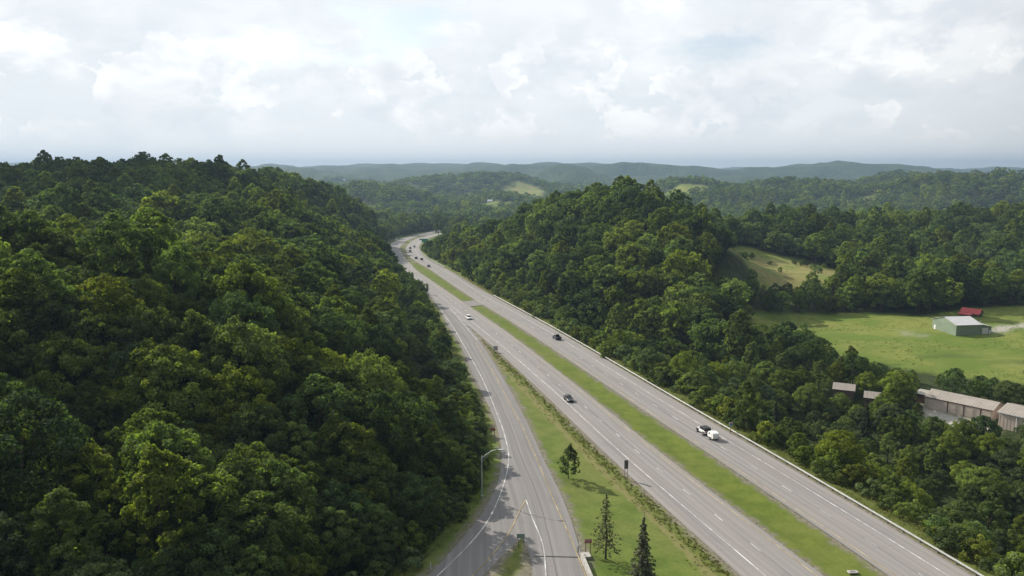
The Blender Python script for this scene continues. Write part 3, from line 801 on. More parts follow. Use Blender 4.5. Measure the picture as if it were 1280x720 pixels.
quadslab(rs, 'porch_roof', [(-.4, -2.6, 1.55), (5.2, -2.6, 1.55), (5.2, -.55, 2.12), (-.4, -.55, 2.12)], M['red_roof'])
for x in (-.2, 2.4, 5.0):
    p = MB(); p.box((x, -2.4, .45), (.16, .16, 2.2)); p.build('porch_post', M['timber'], rs)
p = MB(); p.box((7.63, 2.5, 2.6), (.05, .7, .7)); p.build('window', M['door_white'], rs)
p = MB(); p.box((2.4, -.04, .9), (.95, .06, 1.9)); p.build('door', M['window_dark'], rs)
foot(ro, ru, 8, 5)
# tan storage buildings
P1, Q1 = gz(1155, 508.8, -14), gz(1240, 527.5, -14)
su = Q1 - P1; SL = np.linalg.norm(su); su /= SL; sv = np.array((-su[1], su[0]))
st = gable_building('storage_building', 'long low tan metal storage building with brown eaves among trees', 'building', P1, su, SL, 9.6, 3.3, 1.5, -14, M['tan_wall'], M['tan_roof'], 'x', M['brown_trim'], None, .14, False)
for i in range(4):
    x = SL * (.13 + .25 * i)
    d = MB(); d.box((x, -.09, 1.35), (SL * .19, .06, 2.7)); [d.box((x, -.13, z), (SL * .19, .03, .05)) for z in (.5, 1.0, 1.5, 2.0, 2.5)]
    d.build('roller_door', M['tan_wall'], st)
for x in (.355, .595, .835):
    d = MB(); d.box((SL * x, -.1, 1.6), (.35, .14, 3.2)); d.build('pilaster', M['brown_trim'], st)
foot(P1, su, SL, 9.6)
R1 = gz(1245.8, 534, -14); tu = np.array((.60, -.80))
s2 = gable_building('storage_building', 'taller tan metal building with white eave and downspout at the right edge', 'building', R1 + tu * .3, tu, 17, 11.5, 4.6, 1.3, -14, M['tan_wall'], M['tan_roof'], 'x', M['door_white'])
d = MB(); d.box((4.6, -.16, 2.2), (.18, .16, 4.6)); d.build('downspout', M['door_white'], s2)
foot(R1, tu, 17, 11.5)
P3 = P1 - su * 4.6 + sv * 3.0
ls_ = local_empty('lean_shed', P3, su, -14); tag(ls_, 'small brown shed with flat pale roof at the left end of the tan building', 'shed')
d = MB(); d.box((2.1, 2.5, 1.2), (4.0, 5, 3.4)); d.build('wall', M['brown_trim'], ls_)
quadslab(ls_, 'roof', [(-.3, -.3, 2.92), (4.4, -.3, 2.92), (4.4, 5.3, 3.1), (-.3, 5.3, 3.1)], M['pale_roof'])
d = MB(); d.box((2.2, -.04, .9), (1.6, .06, 2.0)); d.build('door', M['timber'], ls_)
foot(P3, su, 4.2, 5)
for (px, py, lab, L, W) in [(1041, 497, 'small pale-roofed cottage with brown walls half hidden by trees left of the storage building', 6, 5.5), (1080, 508, 'small shed with rust pink roof buried among trees left of the tan building', 4.2, 4.5)]:
    o = gz(px, py, -13.5); u = np.array((.9, -.43)); u /= np.linalg.norm(u)
    c = gable_building('cottage' if L > 5 else 'garden_shed', lab, 'cottage' if L > 5 else 'shed', o, u, L, W, 2.9, 1.3, -13.5, M['brown_trim'], M['tan_roof'], 'x', None, None, .3, False)
    d = MB(); d.box((L * .5, -.05, 1.0), (.9, .06, 2.0)); d.build('door', M['timber'], c)
    d = MB(); d.box((L * .22, -.05, 1.5), (.8, .05, .9)); d.build('window', M['window_dark'], c)
    foot(o, u, L, W, 1.5)
# far white farmhouses
for (px, py, lab) in [(428, 226.5, 'tiny white farmhouse on a wooded ridge far behind the left hill'), (609, 254, 'tiny white farmhouse in a clearing beyond the highway curve'), (931, 291, 'white farmhouse in the gap beside the right hill')]:
    hp = hit(px, py); zz = Z(*hp)
    c = gable_building('farmhouse', lab, 'house', hp, np.array((.96, -.28)), 11, 8, 4.5, 2.6, zz, M['whitep'], M['grey_roof'], 'x', None, None, .4, False)
    for x in (2, 5.5, 9):
        d = MB(); d.box((x, -.05, 1.6), (1, .06, 1.5)); d.build('window', M['window_dark'], c)
    foot(hp, np.array((.96, -.28)), 11, 8, 12)

# ------------------------------------------------------------------ fit the trees to the place
TR = []     # dict(x, y, z, key, s, sz, rot, kind)
def polyset(P): return np.array(P, float)
CLEAR = [polyset([(530, 745), (550, 718), (592, 668), (613, 632), (617, 600), (614, 560), (604, 512), (586, 465), (566, 420), (552, 396), (547, 362), (528, 345), (513, 326), (499, 312), (491, 303), (500, 297), (530, 289), (560, 286.5),
                  (566, 290), (545, 296), (531, 302), (525.5, 308), (531, 319), (562, 334), (615, 368), (760, 447), (960, 564), (1215, 714), (1285, 760)]),
         polyset([(934, 396), (1000, 390), (1085, 388), (1160, 392), (1166, 388), (1205, 384), (1230, 384), (1290, 384), (1290, 474), (1200, 466), (1130, 460), (1085, 448), (1052, 428), (1000, 410), (968, 408), (940, 404)]),
         polyset([(890, 345), (902, 322), (930, 313), (950, 314), (1000, 321), (1052, 334), (1036, 346), (1000, 350), (990, 360), (965, 362), (955, 350), (935, 343), (900, 347)]),
         polyset([(1140, 495), (1156, 493), (1168, 484), (1252, 507), (1285, 511), (1285, 536), (1247, 532), (1228, 517), (1206, 512), (1182, 522), (1158, 510)]),
         polyset([(1044, 489.5), (1052, 489.5), (1052, 493), (1044, 493)])]
SIZES = {k: (PROTO[k]['R'], PROTO[k]['H']) for k in PROTO}
_ca = np.linspace(0, 2 * PI, 12, endpoint=False)
def shadows_view(x, y, z, key, s):
    Rr, H = SIZES[key]; c = (x, y, z + H * s * .62)
    px, py, zc = project(c); rx = Rr * s * F / zc * .92; ry = H * s * .40 * F / zc
    P = np.c_[px + np.cos(_ca) * rx, py + np.sin(_ca) * ry]; P = np.r_[P, [[px, py]], np.c_[px + np.cos(_ca) * rx * .5, py + np.sin(_ca) * ry * .5]]
    return any(inpoly(P, q).any() for q in CLEAR)
def add_tree(x, y, z, key, s, free=False, sz=1.0):
    for (c, u, v, a, b) in FOOT:
        d = np.array((x, y)) - c
        if abs(d @ u) < a and abs(d @ v) < b: return False
    if not free and y < 900:
        for f in (1, .82, .66, .5):
            if not shadows_view(x, y, z, key, s * f): s *= f; break
        else: return False
    TR.append(dict(x=x, y=y, z=z, key=key, s=s, sz=sz, rot=rng.uniform(0, 2 * PI))); return True
# explicit: clump of bushes and small trees in the meadow
for (px, py, h) in [(975, 432, 7), (985, 426, 8), (995, 434, 7), (1006, 439, 8), (1015, 443, 7), (1026, 447, 7), (1036, 450, 5), (998, 452, 10), (1010, 460, 9), (985, 446, 9), (1022, 457, 7), (967, 422, 6), (1005, 413, 3.5),
                    (972, 448, 11), (1000, 470, 9), (1030, 462, 6), (930, 331, 6), (1008, 333, 4), (1017, 337, 4), (1042, 452, 4)]:
    zz = -12 if py > 400 else -1
    p = gz(px, py, zz); p = gz(px, py, Z(*p))
    k = random.choice(['near_c', 'near_f', 'near_d', 'shrub_b']); add_tree(p[0], p[1], Z(*p), k, h / PROTO[k]['H'] * 1.05, True)
for (px, py, h) in [(915, 322, 3), (940, 326, 4), (962, 330, 2.5), (975, 340, 3), (993, 329, 3), (1003, 332, 4.5), (1022, 341, 4), (1030, 336, 3.5), (955, 350, 3), (985, 352, 5), (968, 362, 6), (1000, 358, 7), (1015, 352, 6), (940, 352, 6), (925, 345, 5)]:
    p = gz(px, py, 0); p = gz(px, py, Z(*p)); p = gz(px, py, Z(*p)); k = random.choice(['shrub_a', 'shrub_b', 'shrub_c', 'near_d']); add_tree(p[0], p[1], Z(*p), k, h / PROTO[k]['H'], True)
for (px, py, h) in [(1050, 503, 7), (1040, 506, 6), (1078, 512, 7), (1092, 513, 6.5), (1225, 552, 9), (1195, 556, 8), (1160, 552, 8)]:
    p = gz(px, py, -13); add_tree(p[0], p[1], Z(*p), random.choice(['near_a', 'near_d', 'near_g']), h / 15, True)
patch = fbm(TP[:, 0] / 60 + 9, TP[:, 1] / 60, 2)
for i in range(len(TP)):
    x, y, z, l = TP[i, 0], TP[i, 1], tz[i], TL[i]
    if abs(x) > .71 * y + 40 and y > 120: continue
    r = rng.random()
    ks = [keys_near, keys_mid, keys_far][l]
    j = int(np.clip((patch[i] + .55) / 1.1 * len(ks) + rng.normal() * 1.6, 0, len(ks) - .01))
    key = ks[j]; s = rng.choice([rng.uniform(.5, .85), rng.uniform(.75, 1.1), rng.uniform(.95, 1.35)])
    if l == 2: s *= 1.25 if y < 2000 else 1.95
    elif right[i] and y < 900:
        if trd[i] < 15 and y < 420: key = random.choice(['shrub_a', 'shrub_b', 'shrub_b', 'near_d']); s = rng.uniform(.8, 1.35) if key[0] == 's' else .42
        elif trd[i] < 50 and y < 300: s *= rng.uniform(.38, .70)
        elif x > 90 and y < 330: s *= .72
        if y < 270 and trd[i] < 75 and key.startswith('near'): key = random.choice(['near_a', 'near_d', 'near_g', 'near_e', 'near_a', 'near_g', 'shrub_a', 'shrub_a']); s = rng.uniform(.35, .72) * (1 if key[0] == 'n' else 2.0)
        if r < .02 and l < 2: key = 'spruce'; s = rng.uniform(.8, 1.1)
    else:
        if y < 260: s *= .93
        if trd[i] < 24 and 168 < y < 420: s *= .55
        elif trd[i] < 14 and y < 700: s *= .72
    add_tree(x, y, z, key, s, False, rng.uniform(.88, 1.22) if l < 2 else (.72 if y < 2000 else .42))
# shrubs: embankment right of the guard rail, fringe left of the ramp
def fringe(P, side, d0, d1, n, keys, s0, s1, y0, y1):
    P = cut(P, y0, y1); N = normals(P) * side
    for _ in range(n):
        i = rng.integers(0, len(P)); q = P[i] + N[i] * rng.uniform(d0, d1) + rng.normal(size=2) * .8
        add_tree(q[0], q[1], Z(*q), random.choice(keys), rng.uniform(s0, s1))
sh = ['shrub_a', 'shrub_a', 'shrub_b', 'shrub_c']
fringe(RE, -1, 3.0, 18, 620, sh, .45, 1.25, 90, 420)
fringe(RE, -1, 4, 10, 160, sh, .6, 1.3, 420, 800)
fringe(BL, 1, 4.2, 10, 200, ['shrub_b', 'shrub_c', 'shrub_c'], .5, 1.0, 100, 220)
fringe(BL, 1, 6.0, 12, 240, sh, .6, 1.2, 160, 700)
print('trees', len(TR))

# which trees the picture shows, and how large (painter's raster of the crowns, far to near)
order = sorted(range(len(TR)), key=lambda i: -TR[i]['y'])
IDB = np.full((360, 640), -1, int)
for i in order:
    t = TR[i]; Rr, H = SIZES[t['key']]
    px, py, zc = project((t['x'], t['y'], t['z'] + H * t['s'] * .6)); rx, ry = Rr * t['s'] * F / zc / 2, H * t['s'] * .42 * F / zc / 2
    cx, cy = px / 2, py / 2; t['p'] = (float(px), float(py))
    x0, x1, y0, y1 = int(max(0, cx - rx)), int(min(639, cx + rx)), int(max(0, cy - ry)), int(min(359, cy + ry))
    if x1 < x0 or y1 < y0: continue
    yy, xx = np.mgrid[y0:y1 + 1, x0:x1 + 1]
    IDB[y0:y1 + 1, x0:x1 + 1][((xx - cx) / max(rx, .6)) ** 2 + ((yy - cy) / max(ry, .6)) ** 2 <= 1] = i
cnt = np.bincount(IDB[IDB >= 0].ravel(), minlength=len(TR))
is_shrub = np.array([t['key'].startswith('shrub') for t in TR])
is_con = np.array([t['key'] == 'spruce' for t in TR])
pick = []
for mask, nmax in ((~is_shrub & ~is_con, 296), (is_shrub, 290), (is_con, 60)):
    idx = np.nonzero(mask & (cnt > (5 if nmax > 100 else 3)))[0]; pick += list(idx[np.argsort(-cnt[idx])][:nmax])
have = {TR[i]['key'] for i in pick}
for k in PROTO:
    if k not in have:
        c_ = [i for i in range(len(TR)) if TR[i]['key'] == k]
        if c_: pick.append(max(c_, key=lambda i: cnt[i]))
pickset = set(pick)

# labels -------------------------------------------------------------
def zone(t):
    px, py = t['p']; x, y = t['x'], t['y']; left = x < xat(BL, min(y, 1000))
    rdist = t.get('rd', 99)
    if t['key'].startswith('shrub') and left and y < 700 : return 'fringe', 'at the wood edge beside the ramp'
    if left and y < 1150:
        if py < 235: return 'crest', 'on the skyline of the left hill'
        if px < 330 and py < 340: return 'upper', 'on the upper left hillside'
        if py < 340: return 'shoulder', 'on the hill above the highway curve'
        if px < 210 and py > 480: return 'corner', 'in the shaded lower left corner'
        if py > 520: return 'dark', 'on the slope behind the street lamp'
        if px < 250: return 'mid', 'midway down the left hillside'
        return 'edge', 'in the wood along the exit ramp'
    if y >= 1150: return 'far', 'on the far ridges'
    if px < 900 and py < 300: return 'rcrest', 'near the top of the central hill'
    if px < 940 and py < 400: return 'rface', 'on the central hill facing the highway'
    if px > 925 and py < 345: return 'back', 'in the woods behind the brown field'
    if px > 930 and py < 400: return 'strip', 'in the tree belt above the meadow'
    if 955 < px < 1062 and py < 475: return 'clump', 'in the thicket beside the meadow'
    if px > 1060 and py < 500: return 'hedge', 'in the tree line below the meadow'
    if px > 1000 and py < 560: return 'yard', 'among the tan storage buildings'
    if px > 1080: return 'low', 'in the lower right woods'
    return 'bank', 'on the bank beyond the guard rail'
ORD = ['first', 'second', 'third', 'fourth', 'fifth', 'sixth', 'seventh', 'eighth', 'ninth', 'tenth', 'eleventh', 'twelfth', 'thirteenth', 'fourteenth', 'fifteenth', 'sixteenth', 'seventeenth', 'eighteenth', 'nineteenth', 'twentieth']
ORD += ['twenty-' + o for o in ORD[:9]] + ['thirtieth'] + ['thirty-' + o for o in ORD[:9]] + ['fortieth'] + ['forty-' + o for o in ORD[:9]] + ['fiftieth'] + ['fifty-' + o for o in ORD[:9]]
buckets = {}
for i in pick:
    t = TR[i]; zn = zone(t); size = 'small' if t['s'] * PROTO[t['key']]['H'] < 9.5 else ('big' if t['s'] * PROTO[t['key']]['H'] > 17 else '')
    word = 'shrub' if is_shrub[i] else ('' if is_con[i] else 'tree')
    base = ' '.join(w for w in (size if word == 'tree' else '', PROTO[t['key']]['tint'], PROTO[t['key']]['shape'], word) if w)
    buckets.setdefault((base, zn), []).append(i)
LAB = {}
for (base, zn), li in buckets.items():
    li = sorted(li, key=lambda i: TR[i]['p'][0])
    for k, i in enumerate(li):
        LAB[i] = f'{base} {zn[1]}' + ('' if len(li) == 1 else f', {ORD[k % len(ORD)]} from left')
CROWN_OBJ = {}
bases = {}
for i in pick:
    t = TR[i]; k = t['key']
    nm_ = 'shrub' if is_shrub[i] else ('conifer_tree' if is_con[i] else 'broadleaf_tree')
    e = empty(nm_, (t['x'], t['y'], t['z']), t['rot']); e.scale = (t['s'], t['s'], t['s'] * t['sz'])
    tag(e, LAB[i], 'shrub' if is_shrub[i] else 'tree', {'shrub': 'shrubs on the verges', 'conifer_tree': 'conifers among the woods', 'broadleaf_tree': 'broadleaf trees of the woods'}[nm_])
    a_ = link_mesh('stems' if is_shrub[i] else 'trunk', PROTO[k]['trunk'], e); b_ = link_mesh('crown', PROTO[k]['crown'], e)
    CROWN_OBJ.setdefault(k, (b_, a_))

rest = [i for i in range(len(TR)) if i not in pickset]
def scatter(name, idx, label, cat):
    keys = [k for k in PROTO if k in CROWN_OBJ]
    V = np.array([(TR[i]['x'], TR[i]['y'], TR[i]['z']) for i in idx], np.float32)
    me = bpy.data.meshes.new(name); me.vertices.add(len(V)); me.vertices.foreach_set('co', V.ravel())
    at = me.attributes.new('idx', 'INT', 'POINT'); at.data.foreach_set('value', np.array([keys.index(TR[i]['key']) for i in idx], np.int32))
    at = me.attributes.new('rot', 'FLOAT_VECTOR', 'POINT'); at.data.foreach_set('vector', np.array([(0, 0, TR[i]['rot']) for i in idx], np.float32).ravel())
    at = me.attributes.new('scl', 'FLOAT_VECTOR', 'POINT'); at.data.foreach_set('vector', np.array([(TR[i]['s'], TR[i]['s'], TR[i]['s'] * TR[i]['sz']) for i in idx], np.float32).ravel())
    o = link_mesh(name, me); tag(o, label, cat, None, 'stuff')
    ng = bpy.data.node_groups.new(name, 'GeometryNodeTree')
    ng.interface.new_socket('Geometry', in_out='INPUT', socket_type='NodeSocketGeometry'); ng.interface.new_socket('Geometry', in_out='OUTPUT', socket_type='NodeSocketGeometry')
    N, L = ng.nodes, ng.links
    gi, gout = N.new('NodeGroupInput'), N.new('NodeGroupOutput'); J = N.new('GeometryNodeJoinGeometry')
    def named(n, ty):
        a = N.new('GeometryNodeInputNamedAttribute'); a.data_type = ty; a.inputs[0].default_value = n
        return next(s for s in a.outputs if s.enabled and s.name == 'Attribute')
    ai, ar, asn = named('idx', 'INT'), named('rot', 'FLOAT_VECTOR'), named('scl', 'FLOAT_VECTOR')
    used = {TR[i]['key'] for i in idx}
    for n_, k in enumerate(keys):
        if k not in used: continue
        jj_ = N.new('GeometryNodeJoinGeometry')
        for ob in CROWN_OBJ[k][:(1 if k.startswith('far') else 2)]:
            oi = N.new('GeometryNodeObjectInfo'); oi.transform_space = 'ORIGINAL'; oi.inputs['Object'].default_value = ob
            L.new(oi.outputs['Geometry'], jj_.inputs[0])
        cm = N.new('FunctionNodeCompare'); cm.data_type = 'INT'; cm.operation = 'EQUAL'
        ints = [s for s in cm.inputs if s.type == 'INT']; L.new(ai, ints[0]); ints[1].default_value = n_
        io = N.new('GeometryNodeInstanceOnPoints')
        L.new(gi.outputs[0], io.inputs['Points']); L.new(cm.outputs[0], io.inputs['Selection']); L.new(jj_.outputs[0], io.inputs['Instance'])
        L.new(ar, io.inputs['Rotation']); L.new(asn, io.inputs['Scale']); L.new(io.outputs[0], J.inputs[0])
    L.new(J.outputs[0], gout.inputs[0])
    md = o.modifiers.new('scatter', 'NODES'); md.node_group = ng
    return o
scatter('forest', rest, 'dense green broadleaf forest covering the hills behind the nearer trees', 'forest')

# single trees standing on the grass between ramp and highway
def lone(name, px, py, cm, tm, sc, label, cat='tree'):
    p = gnd(px, py); e = empty(name, (p[0], p[1], Z(*p) - .05), rng.uniform(0, 6)); e.scale = sc
    tag(e, label, cat); link_mesh('trunk', tm, e); link_mesh('crown', cm, e); return e
lone('maple_tree', 710, 597, crown('crown', 610, 7.3, 1.9, 1.1, M['leaf_d'], 80, 130, .26, .86, 1.7, .34, (.16, .30)), trunk_mesh(80, 7.6, .10, 1.0, 5, 1.0), (1.0, 1.0, 1.0), 'young upright green tree alone on the grass between ramp and highway')
lone('pine_tree', 757, 697, conifer(611, 10.2, 2.7, 1.9, M['leaf_pine'], 23, 20, .24, .6, .22), trunk_mesh(81, 14.6, .15, 1, 0), (1, 1, 1), 'sparse thin grey-green pine with visible trunk on the grass')
lone('spruce_tree', 803, 722, conifer(612, 9.3, 2.15, .4, M['leaf_pine'], 24, 40, .25, .9, .32), trunk_mesh(82, 13.6, .14, 1, 0), (1, 1, 1), 'dense dark spruce at the bottom edge right of the sparse pine')
# bare dead tree in the lower right woods
dp = gz(1243, 690, -13); e = empty('dead_tree', (dp[0], dp[1], Z(*dp)), 0); tag(e, 'bare grey dead tree with twisted branches in lower right woods', 'tree')
g = random.Random(4); b = MB(); b.tube([(0, 0, -1), (.1, .1, 3), (-.1, .2, 6), (.2, .1, 9)], [.16, .13, .09, .03], 0, 6); b.build('trunk', M['dead'], e)
b = MB()
for k in range(16):
    z = 2.5 + k * .4; q = k * 2.4; L = g.uniform(1.2, 2.6); s = np.array((0, .1, z)); d = np.array((math.cos(q), math.sin(q), .5))
    m1 = s + d * L * .5; en = s + d * L + np.array((0, 0, .4)); b.tube([s, m1, en], [.05, .035, .012], 0, 4)
    for w in range(3):
        d2 = d + np.array((g.uniform(-.8, .8), g.uniform(-.8, .8), g.uniform(-.1, .5))); st_ = s + d * L * (.4 + .2 * w); b.tube([st_, st_ + d2 * L * .4], [.022, .008], 0, 4)
b.build('branches', M['dead'], e)

# weeds and tall grass: one leafy mass
wp = []; g = np.random.default_rng(77)
lo_ = resample(cut(LO, 100, gnd(598, 424)[1]), .2)
for _ in range(1100):
    i = g.integers(0, len(lo_)); d = abs(g.normal()) * 1.5 + .9
    q = lo_[i] + normals(lo_)[i] * d if False else lo_[i] + np.array((-1.0, 0)) * d * 1.05
    if q[0] < xat(RR, q[1]) + 1.0: continue
    wp.append((q[0], q[1], g.uniform(.04, .20)))
re_ = resample(cut(RE, 90, 480), .2)
for _ in range(5200):
    i = g.integers(0, len(re_)); q = re_[i] + np.array((1.0, 0)) * g.uniform(1.2, 12); wp.append((q[0], q[1], g.uniform(.3, 1.1)))
mdl = resample(cut(RI, 90, 420), .2)
for _ in range(0):
    i = g.integers(0, len(mdl)); q = mdl[i] + np.array((-1.0, 0)) * abs(g.normal() * 1.0 + 1.0 + .3); wp.append((q[0], q[1], g.uniform(.05, .14)))
bl_ = resample(cut(BL, 100, 420), .2)
for _ in range(2400):
    i = g.integers(0, len(bl_)); q = bl_[i] + np.array((-1.0, 0)) * g.uniform(2.0, 9); wp.append((q[0], q[1], g.uniform(.2, .9)))
bx0, by0 = meadow_poly.min(0); bx1, by1 = meadow_poly.max(0)
mq = np.c_[g.uniform(bx0, min(bx1, 290), 9000), g.uniform(by0, by1, 9000)]; mq = mq[inpoly(mq, meadow_poly)]
mk = fbm(mq[:, 0] / 30, mq[:, 1] / 14, 3) > .10; mq = mq[mk]
mq = mq[[all(abs((q - c) @ u) > a_ or abs((q - c) @ v) > b_ for (c, u, v, a_, b_) in FOOT) for q in mq]]
wp += [(q[0], q[1], g.uniform(.10, .40)) for q in mq[::2]]
bq = np.c_[g.uniform(brown_poly[:, 0].min(), brown_poly[:, 0].max(), 1500), g.uniform(brown_poly[:, 1].min(), brown_poly[:, 1].max(), 1500)]; bq = bq[inpoly(bq, brown_poly)]
wp += [(q[0], q[1], g.uniform(.3, 1.0)) for q in bq[fbm(bq[:, 0] / 20, bq[:, 1] / 20, 3) > 0]]
wp = np.array(wp); wz = height(wp[:, :2]); per = 9
Pp = np.repeat(np.c_[wp[:, :2], wz], per, 0) + np.c_[g.normal(size=(len(wp) * per, 2)) * np.repeat(wp[:, 2], per)[:, None] * .8, np.abs(g.normal(size=len(wp) * per)) * np.repeat(wp[:, 2], per) * .5]
Vq, Qq = leaf_quads(Pp, unit(g.normal(size=Pp.shape) * .45 + np.array([0, 0, .9])), .24, g, 1.2)
tag(link_mesh('roadside_weeds', np_mesh('roadside_weeds', Vq, Qq, M['weed'], dict(lobe=np.repeat(g.uniform(0, 1, len(wp)), per * 4)))), 'rough weeds and tall grass along the verges', 'weeds', None, 'stuff')

# ------------------------------------------------------------------ guard rails
def guardrail(P, label, spacing, first=None):
    P = resample(P, .95); N = normals(P)
    p0 = P[len(P) // 2]; root = empty('guardrail', (p0[0], p0[1], float(grade(p0[1])))); tag(root, label, 'guardrail')
    prof = [(0, .50), (.06, .53), (.06, .58), (0, .62), (0, .66), (.06, .70), (.06, .75), (0, .79), (-.02, .79), (-.02, .50)]
    V = []; n = len(P); k = len(prof)
    for i in range(n):
        for (d, z) in prof: V.append((P[i, 0] + N[i, 0] * d - p0[0], P[i, 1] + N[i, 1] * d - p0[1], float(grade(P[i, 1]) - grade(p0[1])) + z + .04))
    Qs = [(i * k + j, (i + 1) * k + j, (i + 1) * k + (j + 1) % k, i * k + (j + 1) % k) for i in range(n - 1) for j in range(k)]
    o = link_mesh('rail', np_mesh('rail', np.array(V), np.array(Qs), M['galv']), root)
    pm = MB(); pm.box((0, 0, .15), (.15, .2, 1.25)); pm.box((0, .14, .64), (.13, .12, .34))
    po = pm.build('post', M['rail_post'], root); step = int(spacing / .95); firstp = True; c = 0
    for i in range(2, n - 1, step):
        if c >= 99: break
        q = po if firstp else po.copy()
        if not firstp: C.objects.link(q); q.parent = root
        firstp = False; c += 1
        w = P[i] - N[i] * .22; q.location = (w[0] - p0[0], w[1] - p0[1], float(grade(w[1]) - grade(p0[1]))); q.rotation_euler = (0, 0, math.atan2(N[i, 1], N[i, 0]) - PI / 2)
    return root
GR = offset(RE, -.35)
guardrail(cut(GR, 60, gnd(619.4, 370.3)[1]), 'long galvanised guardrail along the near right edge of the highway', 3.81)
guardrail(cut(GR[: np.argmax(GR[:, 1] > 800) if (GR[:, 1] > 800).any() else None], gnd(560, 335.5)[1], 760), 'shorter distant guardrail around the outside of the highway curve', 3.81)

# ------------------------------------------------------------------ vehicles (front towards +y)
def wheel(parent, x, y, r, w=.24):
    t = MB(); t.cyl((0, 0, 0), (1, 0, 0), r, w, 0, 20); o = t.build('wheel', M['rubber'], parent); o.location = (x, y, r)
    q = MB(); sx = 1 if x > 0 else -1; q.cyl((sx * (w / 2 + .005), 0, 0), (1, 0, 0), r * .62, .03, 0, 16); q.build('rim', M['rim'], o)
    return o
def lights(root, w, yf, yr, zf, zr, size=(.34, .10, .16)):
    for sx in (-1, 1):
        l = MB(); l.box((sx * (w - .28), yf, zf), size); l.build('headlight', M['lens_clear'], root)
        l = MB(); l.box((sx * (w - .16), yr, zr), (.2, .09, .26)); l.build('taillight', M['lens_red'], root)
def mirrors(root, w, y, z):
    for sx in (-1, 1):
        l = MB(); l.box((sx * (w + .10), y, z), (.2, .12, .16), 0, 0, .03); l.build('mirror', M['black'], root)
def make_car(name, body, suv=False):
    r = empty(name); w = .92 if not suv else .96; L = 2.35; top = 1.46 if not suv else 1.72; hb = .86 if not suv else .98
    b = MB()
    b.loft([(-L, .38, .78 if not suv else .9, w * .88), (-L + .12, .26, hb + .02, w * .96), (-1.3, .24, hb + .06, w), (.9, .24, hb + .02, w), (1.7, .25, hb - .08, w * .98), (L - .14, .28, hb - .2, w * .92), (L, .38, .58, w * .82)], 0, cor=.14)
    b.build('body', body, r, True)
    c = MB()
    ya, yb = (-1.75, .95) if not suv else (-2.15, 1.0)
    c.loft([(ya, hb - .05, hb + .06, w * .84), (ya + (.55 if not suv else .25), hb - .05, top - .05, w * .86), (.05, hb - .05, top - .04, w * .86), (yb, hb - .05, hb + .05, w * .84)], 0, cor=.05, top=.82)
    c.build('windows', M['glass'], r)
    q = MB(); q.loft([(ya + (.5 if not suv else .2), top - .07, top - .01, w * .66), (ya + .8, top - .07, top + .02, w * .72), (-.2, top - .07, top + .02, w * .72), (.15, top - .07, top - .02, w * .68)], 0, cor=.03)
    q.build('roof', body, r)
    for sx in (-1, 1):
        for sy in (-1.42, 1.42): wheel(r, sx * (w - .10), sy, .335)
    lights(r, w, L - .10, -L + .04, .66, .80); mirrors(r, w, .65, hb + .05)
    g_ = MB(); g_.box((0, L - .03, .48), (1.0, .08, .18)); g_.build('grille', M['black'], r)
    return r
def make_pickup(name, body):
    r = empty(name); w = .99; L = 2.85; b = MB()
    b.loft([(-L, .55, .95, w * .95), (-L + .06, .42, 1.02, w), (-.75, .40, 1.02, w), (1.2, .40, 1.08, w), (2.3, .42, 1.02, w * .98), (L - .12, .45, .94, w * .95), (L, .50, .8, w * .88)], 0, cor=.12)
    b.build('body', body, r, True)
    d = MB()
    for sx in (-1, 1): d.box((sx * (w - .07), -1.85, 1.14), (.14, 1.96, .26))
    d.box((0, -L + .07, 1.12), (2 * w - .3, .1, .24)); d.build('bed_rails', body, r)
    f = MB(); f.box((0, -1.82, 1.03), (1.62, 1.9, .03)); f.build('bed_floor', M['black'], r)
    c = MB(); c.loft([(-.88, 1.0, 1.12, w * .9), (-.72, 1.0, 1.80, w * .9), (.35, 1.0, 1.80, w * .9), (1.15, 1.0, 1.12, w * .9)], 0, cor=.05, top=.84); c.build('windows', M['glass'], r)
    q = MB(); q.loft([(-.78, 1.77, 1.84, w * .72), (-.5, 1.77, 1.88, w * .76), (.2, 1.77, 1.88, w * .76), (.45, 1.77, 1.83, w * .72)], 0, cor=.03); q.build('roof', body, r)
    for sx in (-1, 1):
        for sy in (-1.75, 1.85): wheel(r, sx * (w - .10), sy, .40, .28)
    lights(r, w, L - .08, -L + .02, .82, .95); mirrors(r, w, .85, 1.2)
    g_ = MB(); g_.box((0, L - .02, .72), (1.1, .08, .3)); g_.build('grille', M['black'], r)
    return r
